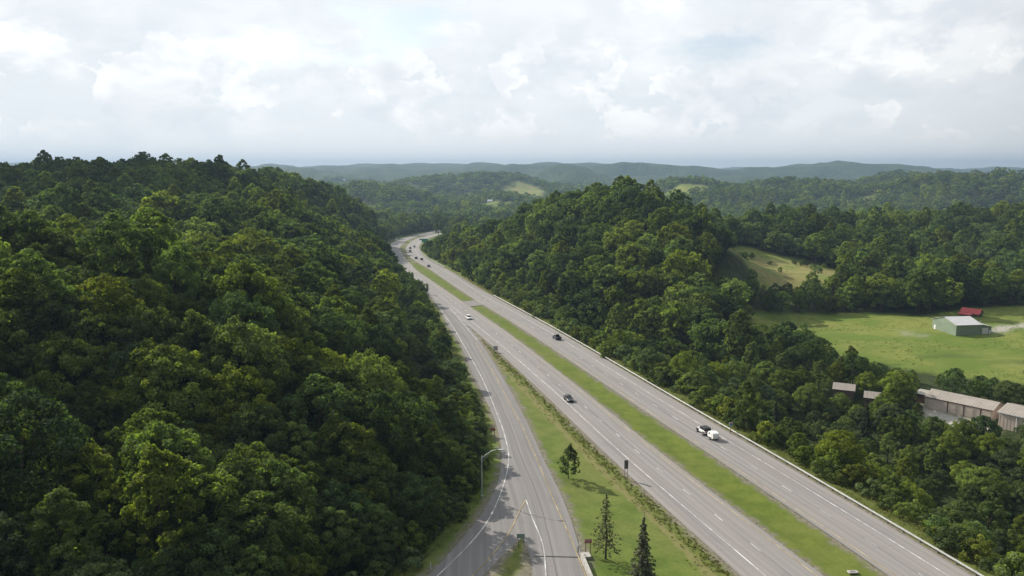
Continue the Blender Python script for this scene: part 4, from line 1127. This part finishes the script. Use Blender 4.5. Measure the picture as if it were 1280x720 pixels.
def make_jeep(name):
    r = empty(name); w = .90; b = MB()
    b.loft([(-2.0, .55, 1.08, w), (-1.9, .5, 1.12, w), (.6, .5, 1.12, w), (.75, .5, 1.10, w * .86), (1.95, .55, 1.04, w * .74), (2.05, .58, .98, w * .70)], 0, cor=.07); b.build('body', M['whitep'], r)
    f = MB()
    for sx in (-1, 1):
        f.loft([(1.02, .78, .90, .14), (1.2, .92, 1.0, .16), (1.85, .92, .99, .16), (2.1, .80, .88, .14)], 0, (sx * .82, 0, 0), cor=.03)
        f.loft([(-1.95, .78, .88, .1), (-1.75, .92, 1.0, .1), (-1.05, .92, 1.0, .1), (-.9, .78, .88, .1)], 0, (sx * .93, 0, 0), cor=.03)
    f.build('fenders', M['black'], r)
    c = MB(); c.loft([(-1.95, 1.10, 1.80, w * .94), (-1.85, 1.10, 1.86, w * .95), (.1, 1.10, 1.86, w * .95), (.30, 1.10, 1.80, w * .95)], 0, cor=.06, top=.92); c.build('soft_top', M['softtop'], r)
    q = MB(); q.loft([(.30, 1.10, 1.78, w * .90), (.66, 1.10, 1.16, w * .90)], 0, cor=.04, top=.94)
    for sx in (-1, 1):
        q.box((sx * w * .93, -.35, 1.50), (.06, .85, .42)); q.box((sx * w * .93, -1.35, 1.50), (.06, .8, .42))
    q.build('windows', M['glass'], r)
    for sx in (-1, 1):
        for sy in (-1.45, 1.5): wheel(r, sx * .84, sy, .42, .30)
    s = wheel(r, .05, -2.18, .40, .26); s.name = 'spare_wheel'; s.rotation_euler = (0, 0, PI / 2); s.location = (.05, -2.18, 1.02)
    lights(r, .78, 2.05, -2.03, .82, .98, (.2, .08, .2)); mirrors(r, w, .5, 1.25)
    g_ = MB(); g_.box((0, 2.10, .80), (.8, .06, .3)); g_.box((0, 2.25, .52), (1.6, .18, .18)); g_.box((0, -2.1, .52), (1.6, .14, .18)); g_.build('bumper', M['black'], r)
    return r
def make_trailer(name):
    r = empty(name); b = MB()
    prof = [(-1.25, .50), (1.05, .50), (1.28, .85), (1.20, 1.45), (.80, 1.78), (.10, 1.86), (-1.10, 1.70), (-1.30, 1.45), (-1.32, .70)]
    b.prism(prof, -.80, .80); b.build('body', M['whitep'], r)
    w_ = MB()
    for sx in (-1, 1): w_.box((sx * .81, .35, 1.38), (.03, .42, .38))
    w_.box((0, -1.24, 1.35), (.8, .06, .3)); w_.build('window', M['window_dark'], r)
    for sx in (-1, 1):
        d = MB(); d.box((sx * .815, -.35, 1.05), (.02, .6, .95)); d.build('door', M['whitep'], r)
        f = MB(); f.loft([(-.62, .55, .62, .14), (-.4, .80, .86, .14), (.2, .80, .86, .14), (.42, .55, .62, .14)], 0, (sx * .88, 0, 0), cor=.02); f.build('fender', M['whitep'], r)
        wheel(r, sx * .88, -.1, .34, .22)
        l = MB(); l.box((sx * .66, -1.33, .72), (.16, .06, .14)); l.build('taillight', M['lens_red'], r)
    t = MB(); t.tube([(-.5, 1.0, .48), (0, 2.0, .48)], .05, 0, 6); t.tube([(.5, 1.0, .48), (0, 2.0, .48)], .05, 0, 6); t.tube([(0, 1.9, .48), (0, 2.3, .5)], .05, 0, 6); t.build('tow_bar', M['black'], r)
    return r
def place(o, px, py, P, away=True, label=None, cat='car', group=None, dz=.06):
    p = gnd(px, py); i = np.argmin(((P - p) ** 2).sum(1)); i = min(max(i, 1), len(P) - 2); t = P[i + 1] - P[i - 1]
    if not away: t = -t
    o.location = (p[0], p[1], float(grade(p[1])) + dz); sl = math.atan(-.02 * t[1] / np.linalg.norm(t))
    o.rotation_euler = (sl, 0, math.atan2(t[1], t[0]) - PI / 2); tag(o, label, cat, group); return o
jeep = place(make_jeep('off_road_vehicle'), 879.5, 542, RE, True, 'white open-hood off-road vehicle with black soft top towing the trailer', 'car')
d_ = np.array((math.sin(-jeep.rotation_euler.z), math.cos(jeep.rotation_euler.z))); d_ = np.array((-math.sin(jeep.rotation_euler.z), math.cos(jeep.rotation_euler.z)))
tr = make_trailer('camper_trailer'); place(tr, 879.5, 542, RE, True, 'small white enclosed trailer with dark side window on the highway', 'trailer')
tr.location.x -= d_[0] * 4.55; tr.location.y -= d_[1] * 4.55; tr.location.z = float(grade(tr.location.y)) + .06
place(make_pickup('pickup_truck', M['navy']), 696, 424, RE, True, 'dark navy pickup truck driving away in the right carriageway', 'pickup')
place(make_car('sedan_car', M['charcoal']), 711, 501, LI, False, 'dark charcoal car coming along the left carriageway towards the camera', 'car')
place(make_car('estate_car', M['whitep'], True), 586, 399, LI, False, 'white car approaching beside the striped gore of the exit ramp', 'car')
fc = make_car('distant_car', M['charcoal'], True)
F_ = [(535.6, 333.6, 'dark car on the far straight, nearest of the distant cars'), (527, 325, 'dark car in right lane entering the highway curve'), (520, 323.5, 'dark car in left lane entering the highway curve'),
      (512.7, 314.6, 'dark car at the bend, lower of two one above another'), (512.9, 311, 'dark car at the bend, upper of two one above another'), (518, 309, 'small dark car alone past the bend'), (525.8, 300.2, 'tiny dark car beside the green road sign')]
for k, (px, py, lab) in enumerate(F_):
    o = fc if k == 0 else copy_tree(fc); place(o, px, py, RE, True, lab, 'car', 'distant cars on the highway curve')
van = make_car('delivery_van', M['whitep'], True); place(van, 495.5, 300.3, LO, False, 'white van at the far left edge of the highway bend', 'van'); van.scale = (1.1, 1.15, 1.45)

# ------------------------------------------------------------------ street furniture
def rootat(name, px, py, label, cat, face=0.0, plane=True, z=None):
    p = gnd(px, py); zz = Z(*p) if z is None else z
    e = empty(name, (p[0], p[1], zz), face); tag(e, label, cat); return e
lp = rootat('street_lamp', 602.5, 621, 'tall grey street lamp with one curved arm over the exit ramp', 'street lamp', math.radians(0))
b = MB(); b.tube([(0, 0, -.3), (0, 0, 4), (0, 0, 7.9)], [.12, .10, .075], 0, 12); b.box((0, 0, .1), (.45, .45, .3)); b.build('pole', M['lamp_metal'], lp)
b = MB(); b.tube([(0, 0, 7.4), (.7, -.15, 8.15), (1.7, -.4, 8.95), (2.6, -.6, 9.3), (3.1, -.7, 9.35)], [.05, .05, .045, .04, .04], 0, 8); b.tube([(0, 0, 6.7), (.9, -.2, 7.85), (1.7, -.4, 8.93)], .03, 0, 6); b.build('arm', M['lamp_metal'], lp)
b = MB(); b.loft([(-.55, -.10, .06, .10), (-.35, -.12, .10, .20), (.3, -.10, .08, .17), (.5, -.05, .05, .07)], 0, (3.55, -.8, 9.36), math.atan2(-.2, 1) - PI / 2 + PI, .05); lh = b.build('luminaire', M['lamp_metal'], lp)
b = MB(); b.box((3.5, -.79, 9.23), (.5, .24, .04)); b.build('lens', M['lens_clear'], lh)
def post_sign(name, px, py, label, w, h, zc, mat, face, posts=2, pm='galv', marks_=None, back=None):
    r = rootat(name, px, py, label, 'sign', face)
    xs = (-w * .32, w * .32) if posts == 2 else (0,)
    for x in xs:
        b = MB(); b.box((x, .05, (zc + h * .4) / 2 - .2), (.10, .07, zc + h * .4 + .4)); b.build('post', M[pm], r)
    b = MB(); b.box((0, 0, zc), (w, .04, h)); p = b.build('panel', M[mat], r)
    if back:
        b = MB(); b.box((0, .026, zc), (w * .99, .008, h * .99)); b.build('back', M[back], p)
    return r, p
ww, wpn = post_sign('wrong_way_sign', 735, 691.5, 'red two-post sign with white lettering beside the ramp', 1.15, .72, 2.0, 'sign_red', .08, 2, 'wood_red')
def text(s, size, loc, parent, mat, name='lettering'):
    cu = bpy.data.curves.new(name, 'FONT'); cu.body = s; cu.size = size; cu.align_x = 'CENTER'; cu.align_y = 'CENTER'; cu.extrude = .004
    o = bpy.data.objects.new(name, cu); C.objects.link(o); dg = bpy.context.evaluated_depsgraph_get(); me = bpy.data.meshes.new_from_object(o.evaluated_get(dg))
    bpy.data.objects.remove(o); me.materials.clear(); me.materials.append(mat)
    q = link_mesh(name, me, parent); q.location = loc; q.rotation_euler = (PI / 2, 0, 0); return q
text('WRONG', .30, (0, -.03, 2.16), wpn, M['sign_white']); text('WAY', .30, (0, -.03, 1.84), wpn, M['sign_white'])
b = MB(); [b.box(c, d) for c, d in (((0, -.022, 2.34), (1.1, .006, .025)), ((0, -.022, 1.66), (1.1, .006, .025)), ((-.55, -.022, 2.0), (.025, .006, .7)), ((.55, -.022, 2.0), (.025, .006, .7)))]; b.build('border', M['sign_white'], wpn)
w2, wp2 = post_sign('wrong_way_sign', 616, 545.5, 'red two-post sign in the verge left of the ramp near the trees', 1.15, .72, 1.7, 'sign_red', .0, 2, 'wood_red')
text('WRONG', .30, (0, -.03, 1.86), wp2, M['sign_white']); text('WAY', .30, (0, -.03, 1.54), wp2, M['sign_white'])
post_sign('road_sign', 782.5, 599, 'tall narrow two-post sign seen from its dark back beside the highway', .78, 1.75, 3.0, 'sign_back', .1, 2, 'rail_post')
post_sign('gore_sign', 619.5, 440.5, 'grey back of a two-post sign at the exit gore', 1.5, 1.5, 1.5, 'sign_back_grey', .05, 2, 'rail_post')
post_sign('gore_exit_sign', 651, 684, 'low grey-green sign back at the tip of the grass island', 1.25, .72, 1.9, 'sign_back_green', .05, 2, 'rail_post')
gs, gp = post_sign('guide_sign', 531, 306.2, 'large green guide sign at the highway curve', 5.8, 3.6, 4.4, 'sign_green', .10, 2, 'galv')
b = MB(); [b.box(c, d) for c, d in (((0, -.03, 6.1), (5.5, .01, .08)), ((0, -.03, 2.7), (5.5, .01, .08)), ((-2.75, -.03, 4.4), (.08, .01, 3.4)), ((2.75, -.03, 4.4), (.08, .01, 3.4)))]; b.build('border', M['sign_white'], gp)
# interstate shield beyond the guard rail
sh_ = rootat('route_shield_sign', 913.2, 543, 'blue and red route shield sign on a post beyond the guardrail', 'sign', .35)
b = MB(); b.box((0, .05, 1.15), (.08, .06, 3.4)); b.build('post', M['wood_red'], sh_)
def shield(w, h, k0=0, k1=1): 
    out = [(-.5, .30), (-.42, .5), (-.2, .44), (0, .5), (.2, .44), (.42, .5), (.5, .30), (.5, -.02), (.34, -.30), (0, -.5), (-.34, -.30), (-.5, -.02)]
    return [(x * w, z * h) for x, z in out]
def plate(prof, y0, y1, zc):
    b = MB(); n = len(prof); b.add([(x, y0, z + zc) for x, z in prof] + [(x, y1, z + zc) for x, z in prof], [tuple(range(n)), tuple(range(2 * n - 1, n - 1, -1))] + [(i, i + n, (i + 1) % n + n, (i + 1) % n) for i in range(n)]); return b
pl = plate(shield(1.0, 1.1), -.02, .02, 2.4).build('panel', M['sign_white'], sh_)
plate([(-.44, .12), (.44, .12), (.44, -.02), (.3, -.28), (0, -.46), (-.3, -.28), (-.44, -.02)], -.03, -.022, 2.4).build('field', M['sign_blue'], pl)
plate([(-.44, .20), (.44, .20), (.40, .42), (.2, .40), (0, .45), (-.2, .40), (-.40, .42)], -.03, -.022, 2.4).build('band', M['sign_red'], pl)
# delineators
for (px, py, lab) in [(538.5, 713, 'thin white marker post in the shade left of the ramp'), (613.5, 364, 'thin white marker post at the start of the long guardrail')]:
    r = rootat('delineator_post', px, py, lab, 'marker post'); b = MB(); b.loft([(-.02, -.2, 1.25, .06), (.02, -.2, 1.25, .06)], 0, cor=.01); b.build('post', M['sign_white'], r)
    b = MB(); b.box((0, -.03, 1.12), (.09, .02, .18)); b.build('reflector', M['lens_clear'], r)
# parapet of the overbridge at the ramp's right edge, with its end marker
pa, pb = gnd(727, 699), gnd(737, 722); pd_ = pb - pa; pd_ /= np.linalg.norm(pd_); pc = pa + pd_ * 12
e = empty('bridge_parapet', (pa[0], pa[1], float(grade(pa[1]))), math.atan2(pd_[1], pd_[0])); tag(e, 'pale concrete bridge parapet along the right edge of the ramp', 'parapet')
b = MB(); b.box((20, 0, .38), (40, .38, 1.1)); b.box((20, 0, .98), (40, .48, .12)); b.build('wall', M['concrete'], e)
b = MB(); b.box((-.6, .75, .20), (1.6, 1.5, .5), 0, 0, .06); b.build('end_block', M['concrete'], e)
om = rootat('object_marker', 722.6, 694, 'grey marker plate on a short post at the end of the parapet', 'sign', .5)
b = MB(); b.box((0, .04, .5), (.07, .06, 1.3)); b.build('post', M['rail_post'], om); b = MB(); b.box((0, 0, 1.0), (.32, .03, 1.0)); b.build('panel', M['sign_back_grey'], om)
# bridge expansion joint across the ramp (a strip let into the road)
jn = MB(); a_, b_ = gnd(668, 695.5), gnd(723.5, 697); dj = (b_ - a_) / np.linalg.norm(b_ - a_); nj = np.array((-dj[1], dj[0])) * .14
q = [a_ - nj, b_ - nj, b_ + nj, a_ + nj]; jn.add([(p[0], p[1], float(grade(p[1])) + .075) for p in q], [(0, 1, 2, 3)]); tag(jn.build('road_expansion_joint', M['black']), kind='structure')
di = rootat('drain_inlet', 1066, 715, 'pale concrete drain inlet slab in the grass median', 'drain'); b = MB(); b.box((0, 0, .0), (1.5, .8, .2), 0, .1, .03); b.build('slab', M['concrete'], di)
b = MB(); b.box((0, 0, .108), (.8, .4, .02), 0, .1); b.build('grate', M['rail_post'], di)
# paved crossover through the median
xa = [gnd(*p) for p in [(573, 377.5), (594, 375.5), (606, 381), (586, 383.5)]]
cx_ = MB(); cx_.add([(p[0], p[1], float(grade(p[1])) + .045) for p in xa], [(0, 1, 2, 3)]); o = cx_.build('median_crossover_road', M['ramp']); tag(o, kind='structure')
if o.data.polygons[0].normal.z < 0: o.data.flip_normals()

# ------------------------------------------------------------------ light, sky, air
SUN_EL, SUN_AZ = R_(32), R_(-46)           # azimuth from +Y towards +X
S = np.array((math.sin(SUN_AZ) * math.cos(SUN_EL), math.cos(SUN_AZ) * math.cos(SUN_EL), math.sin(SUN_EL)))
from mathutils import Vector
sl = bpy.data.lights.new('sun', 'SUN'); sl.energy = 5.0; sl.angle = R_(.5); sl.color = (1.0, .93, .82)
so = bpy.data.objects.new('sun', sl); C.objects.link(so); so.rotation_euler = Vector(S).to_track_quat('Z', 'Y').to_euler(); so.location = (0, 0, 300)
w = bpy.data.worlds.new('World'); scene.world = w; w.use_nodes = True
T = NT.__new__(NT); T.t = w.node_tree; T.t.nodes.clear(); T.out = T.t.nodes.new('ShaderNodeOutputWorld')
sky = T.n('TexSky', sky_type='NISHITA', sun_disc=False, sun_elevation=SUN_EL, sun_rotation=SUN_AZ, altitude=300, air_density=1.0, dust_density=2.0)
D = T.n('TexCoord').outputs['Generated']; sx = T.n('SeparateXYZ', {0: D}); dx, dy, dz = sx.outputs
plane = T.n('CombineXYZ', {0: T.math('DIVIDE', dx, T.math('ADD', T.math('MAXIMUM', dz, 0), .10)), 1: T.math('DIVIDE', dy, T.math('ADD', T.math('MAXIMUM', dz, 0), .10)), 2: .3}).outputs[0]
veil = T.noise(.45, plane, 8, .58, .3)
cum = T.noise(6.5, T.vscale(D, (1, 1, 2.1)), 10, .56, .25)
cum2 = T.noise(3.0, T.n('Mapping', {'Vector': D, 'Scale': (1, 1, 2.6), 'Location': (3.1, 1.7, .4)}).outputs[0], 8, .55, .2)
fineN = T.noise(19.0, T.vscale(D, (1, 1, 1.6)), 8, .6, .3)
sund = T.n('VectorMath', {0: D, 1: tuple(S)}, operation='DOT_PRODUCT').outputs['Value']
lightc, greyc = (.88, .90, .91), (.66, .71, .77)
bil = T.math('ADD', T.math('MULTIPLY', cum, .6), T.math('MULTIPLY', fineN, .4))
cl = T.mix(T.ramp(bil, .40, .62), greyc, lightc)
cl = T.mix(T.ramp(veil, .35, .6, .25, .85), cl, (.80, .835, .855))
cl = T.mix(T.ramp(T.math('ADD', T.math('MULTIPLY', cum2, .7), T.math('MULTIPLY', fineN, .3)), .54, .62, 0, .75), cl, (.93, .935, .93))
cband = T.math('MULTIPLY', T.ramp(dz, .02, .05), T.ramp(dz, .11, .19, 1, 0))
puff = T.math('ADD', T.math('MULTIPLY', T.noise(7.5, T.n('Mapping', {'Vector': D, 'Scale': (1, 1, 1.7), 'Location': (.7, 2.2, .9)}).outputs[0], 3, .5), .62), T.math('MULTIPLY', T.noise(26.0, T.vscale(D, (1, 1, 1.3)), 9, .6, .2), .38))
cl = T.mix(T.math('MULTIPLY', T.ramp(puff, .508, .530), T.math('MULTIPLY', cband, 1.0)), cl, T.mix(T.ramp(fineN, .35, .6), (.80, .825, .85), (.965, .965, .955)))
base_ = T.noise(7.5, T.n('Mapping', {'Vector': D, 'Scale': (1, 1, 1.7), 'Location': (.7, 2.2, .955)}).outputs[0], 3, .5)
cl = T.mix(T.math('MULTIPLY', T.ramp(base_, .53, .62), T.math('MULTIPLY', cband, .5)), cl, (.65, .695, .75))
hz = T.ramp(dz, .0, .075, .75, 0)
grey2 = T.noise(2.6, T.n('Mapping', {'Vector': D, 'Scale': (1, 1, 2.0), 'Location': (9.1, 4.4, 1.2)}).outputs[0], 7, .55, .4)
cl = T.mix(T.math('MULTIPLY', T.ramp(grey2, .47, .60), T.ramp(dx, -.3, .3, .08, .50)), cl, (.67, .705, .75))
cl = T.mix(hz, cl, (.90, .895, .87))
glow = T.ramp(sund, -.50, .48, .07, .97)
clb = T.n('Background', {'Color': cl, 'Strength': T.math('MULTIPLY', glow, 1.0)})
skb = T.n('Background', {'Color': sky.outputs[0], 'Strength': .12})
cover = T.math('SUBTRACT', 1.0, T.math('MULTIPLY', T.ramp(T.noise(4.2, T.n('Mapping', {'Vector': D, 'Scale': (1, 1, 2.4), 'Location': (5.3, .2, 2.0)}).outputs[0], 8, .55), .52, .66, 0, .75), T.ramp(dz, .05, .16)))
mxs = T.n('MixShader', {0: cover, 1: skb.outputs[0], 2: clb.outputs[0]})
T.t.links.new(mxs.outputs[0], T.out.inputs[0])

# two cumulus cloud masses added out of view, placed to shade the left hill
g = np.random.default_rng(31); cb = MB()
def shade_cloud_at(gx, gy, gz_, rx, ry, n):
    t = (700 - gz_) / S[2]; cx, cyy = gx + S[0] * t, gy + S[1] * t
    for k in range(n):
        q = g.uniform(0, 2 * PI); r = math.sqrt(g.uniform(0, 1)); rad = g.uniform(.24, .42) * min(rx, ry) * (1.15 - .5 * r)
        c = np.array((cx + math.cos(q) * r * rx * .8, cyy + math.sin(q) * r * ry * .8, 700 + g.uniform(-.1, .3) * rad))
        vs, fs = [], []; nu, nv = 14, 9
        for a in range(nv):
            th = PI * (a + .5) / nv
            for b2 in range(nu):
                ph = 2 * PI * b2 / nu; rr = rad * (1 + .18 * math.sin(3 * ph + k) * math.sin(4 * th) + g.uniform(-.06, .06))
                vs.append(c + rr * np.array((math.sin(th) * math.cos(ph), math.sin(th) * math.sin(ph), math.cos(th) * (.8 if th < PI / 2 else .4))))
        for a in range(nv - 1):
            for b2 in range(nu): fs.append((a * nu + b2, (a + 1) * nu + b2, (a + 1) * nu + (b2 + 1) % nu, a * nu + (b2 + 1) % nu))
        fs.append(tuple(range(nu))); fs.append(tuple((nv - 1) * nu + j for j in range(nu - 1, -1, -1)))
        cb.add(vs, fs)
shade_cloud_at(-78, 58, 15, 52, 52, 16)
shade_cloud_at(-255, 455, 45, 120, 125, 26)
ct = NT('shade_cloud_white'); cd = ct.n('BsdfDiffuse', {'Color': (.9, .9, .9, 1)}); ctr = ct.n('BsdfTransparent'); cm_ = ct.n('MixShader', {0: .72, 1: ctr.outputs[0], 2: cd.outputs[0]})
ct.t.links.new(cm_.outputs[0], ct.out.inputs[0])
tag(cb.build('shade_clouds', ct.mat, None, True), 'white cumulus cloud masses added out of view to shade the left hill', 'shade_clouds', None, 'stuff')
hb = MB(); hb.box((0, 6400, 45), (27000, 13800, 330)); hz_o = hb.build('haze', M['black']); hz_o.data.materials.clear()
hm = bpy.data.materials.new('haze_air'); hm.use_nodes = True; hm.node_tree.nodes.clear()
ho = hm.node_tree.nodes.new('ShaderNodeOutputMaterial'); hv = hm.node_tree.nodes.new('ShaderNodeVolumePrincipled')
hv.inputs['Color'].default_value = (.355, .50, .68, 1); hv.inputs['Density'].default_value = 1.25e-4; hv.inputs['Anisotropy'].default_value = .2
hm.node_tree.links.new(hv.outputs[0], ho.inputs['Volume']); hz_o.data.materials.append(hm)
tag(hz_o, 'pale blue summer haze over the hills', 'haze', None, 'stuff')

cam = bpy.data.cameras.new('camera'); co = bpy.data.objects.new('camera', cam); C.objects.link(co); scene.camera = co
cam.sensor_width = 36; cam.lens = 36 * F / 1280; cam.clip_start = .5; cam.clip_end = 40000
co.location = (0, 0, CAMZ); co.rotation_euler = (PI / 2 - PITCH, 0, 0)
vs_ = scene.view_settings; scene.display_settings.display_device = 'sRGB'; vs_.view_transform = 'Standard'; vs_.look = 'None'; vs_.gamma = 1; vs_.use_curve_mapping = False; vs_.exposure = 0.32
scene.render.engine = 'CYCLES'
cy = scene.cycles; cy.max_bounces = 5; cy.diffuse_bounces = 2; cy.glossy_bounces = 2; cy.transmission_bounces = 3; cy.transparent_max_bounces = 6; cy.volume_bounces = 0
cy.use_denoising = True; cy.use_adaptive_sampling = True; cy.adaptive_threshold = .02
try: cy.denoiser = 'OPENIMAGEDENOISE'
except Exception: pass
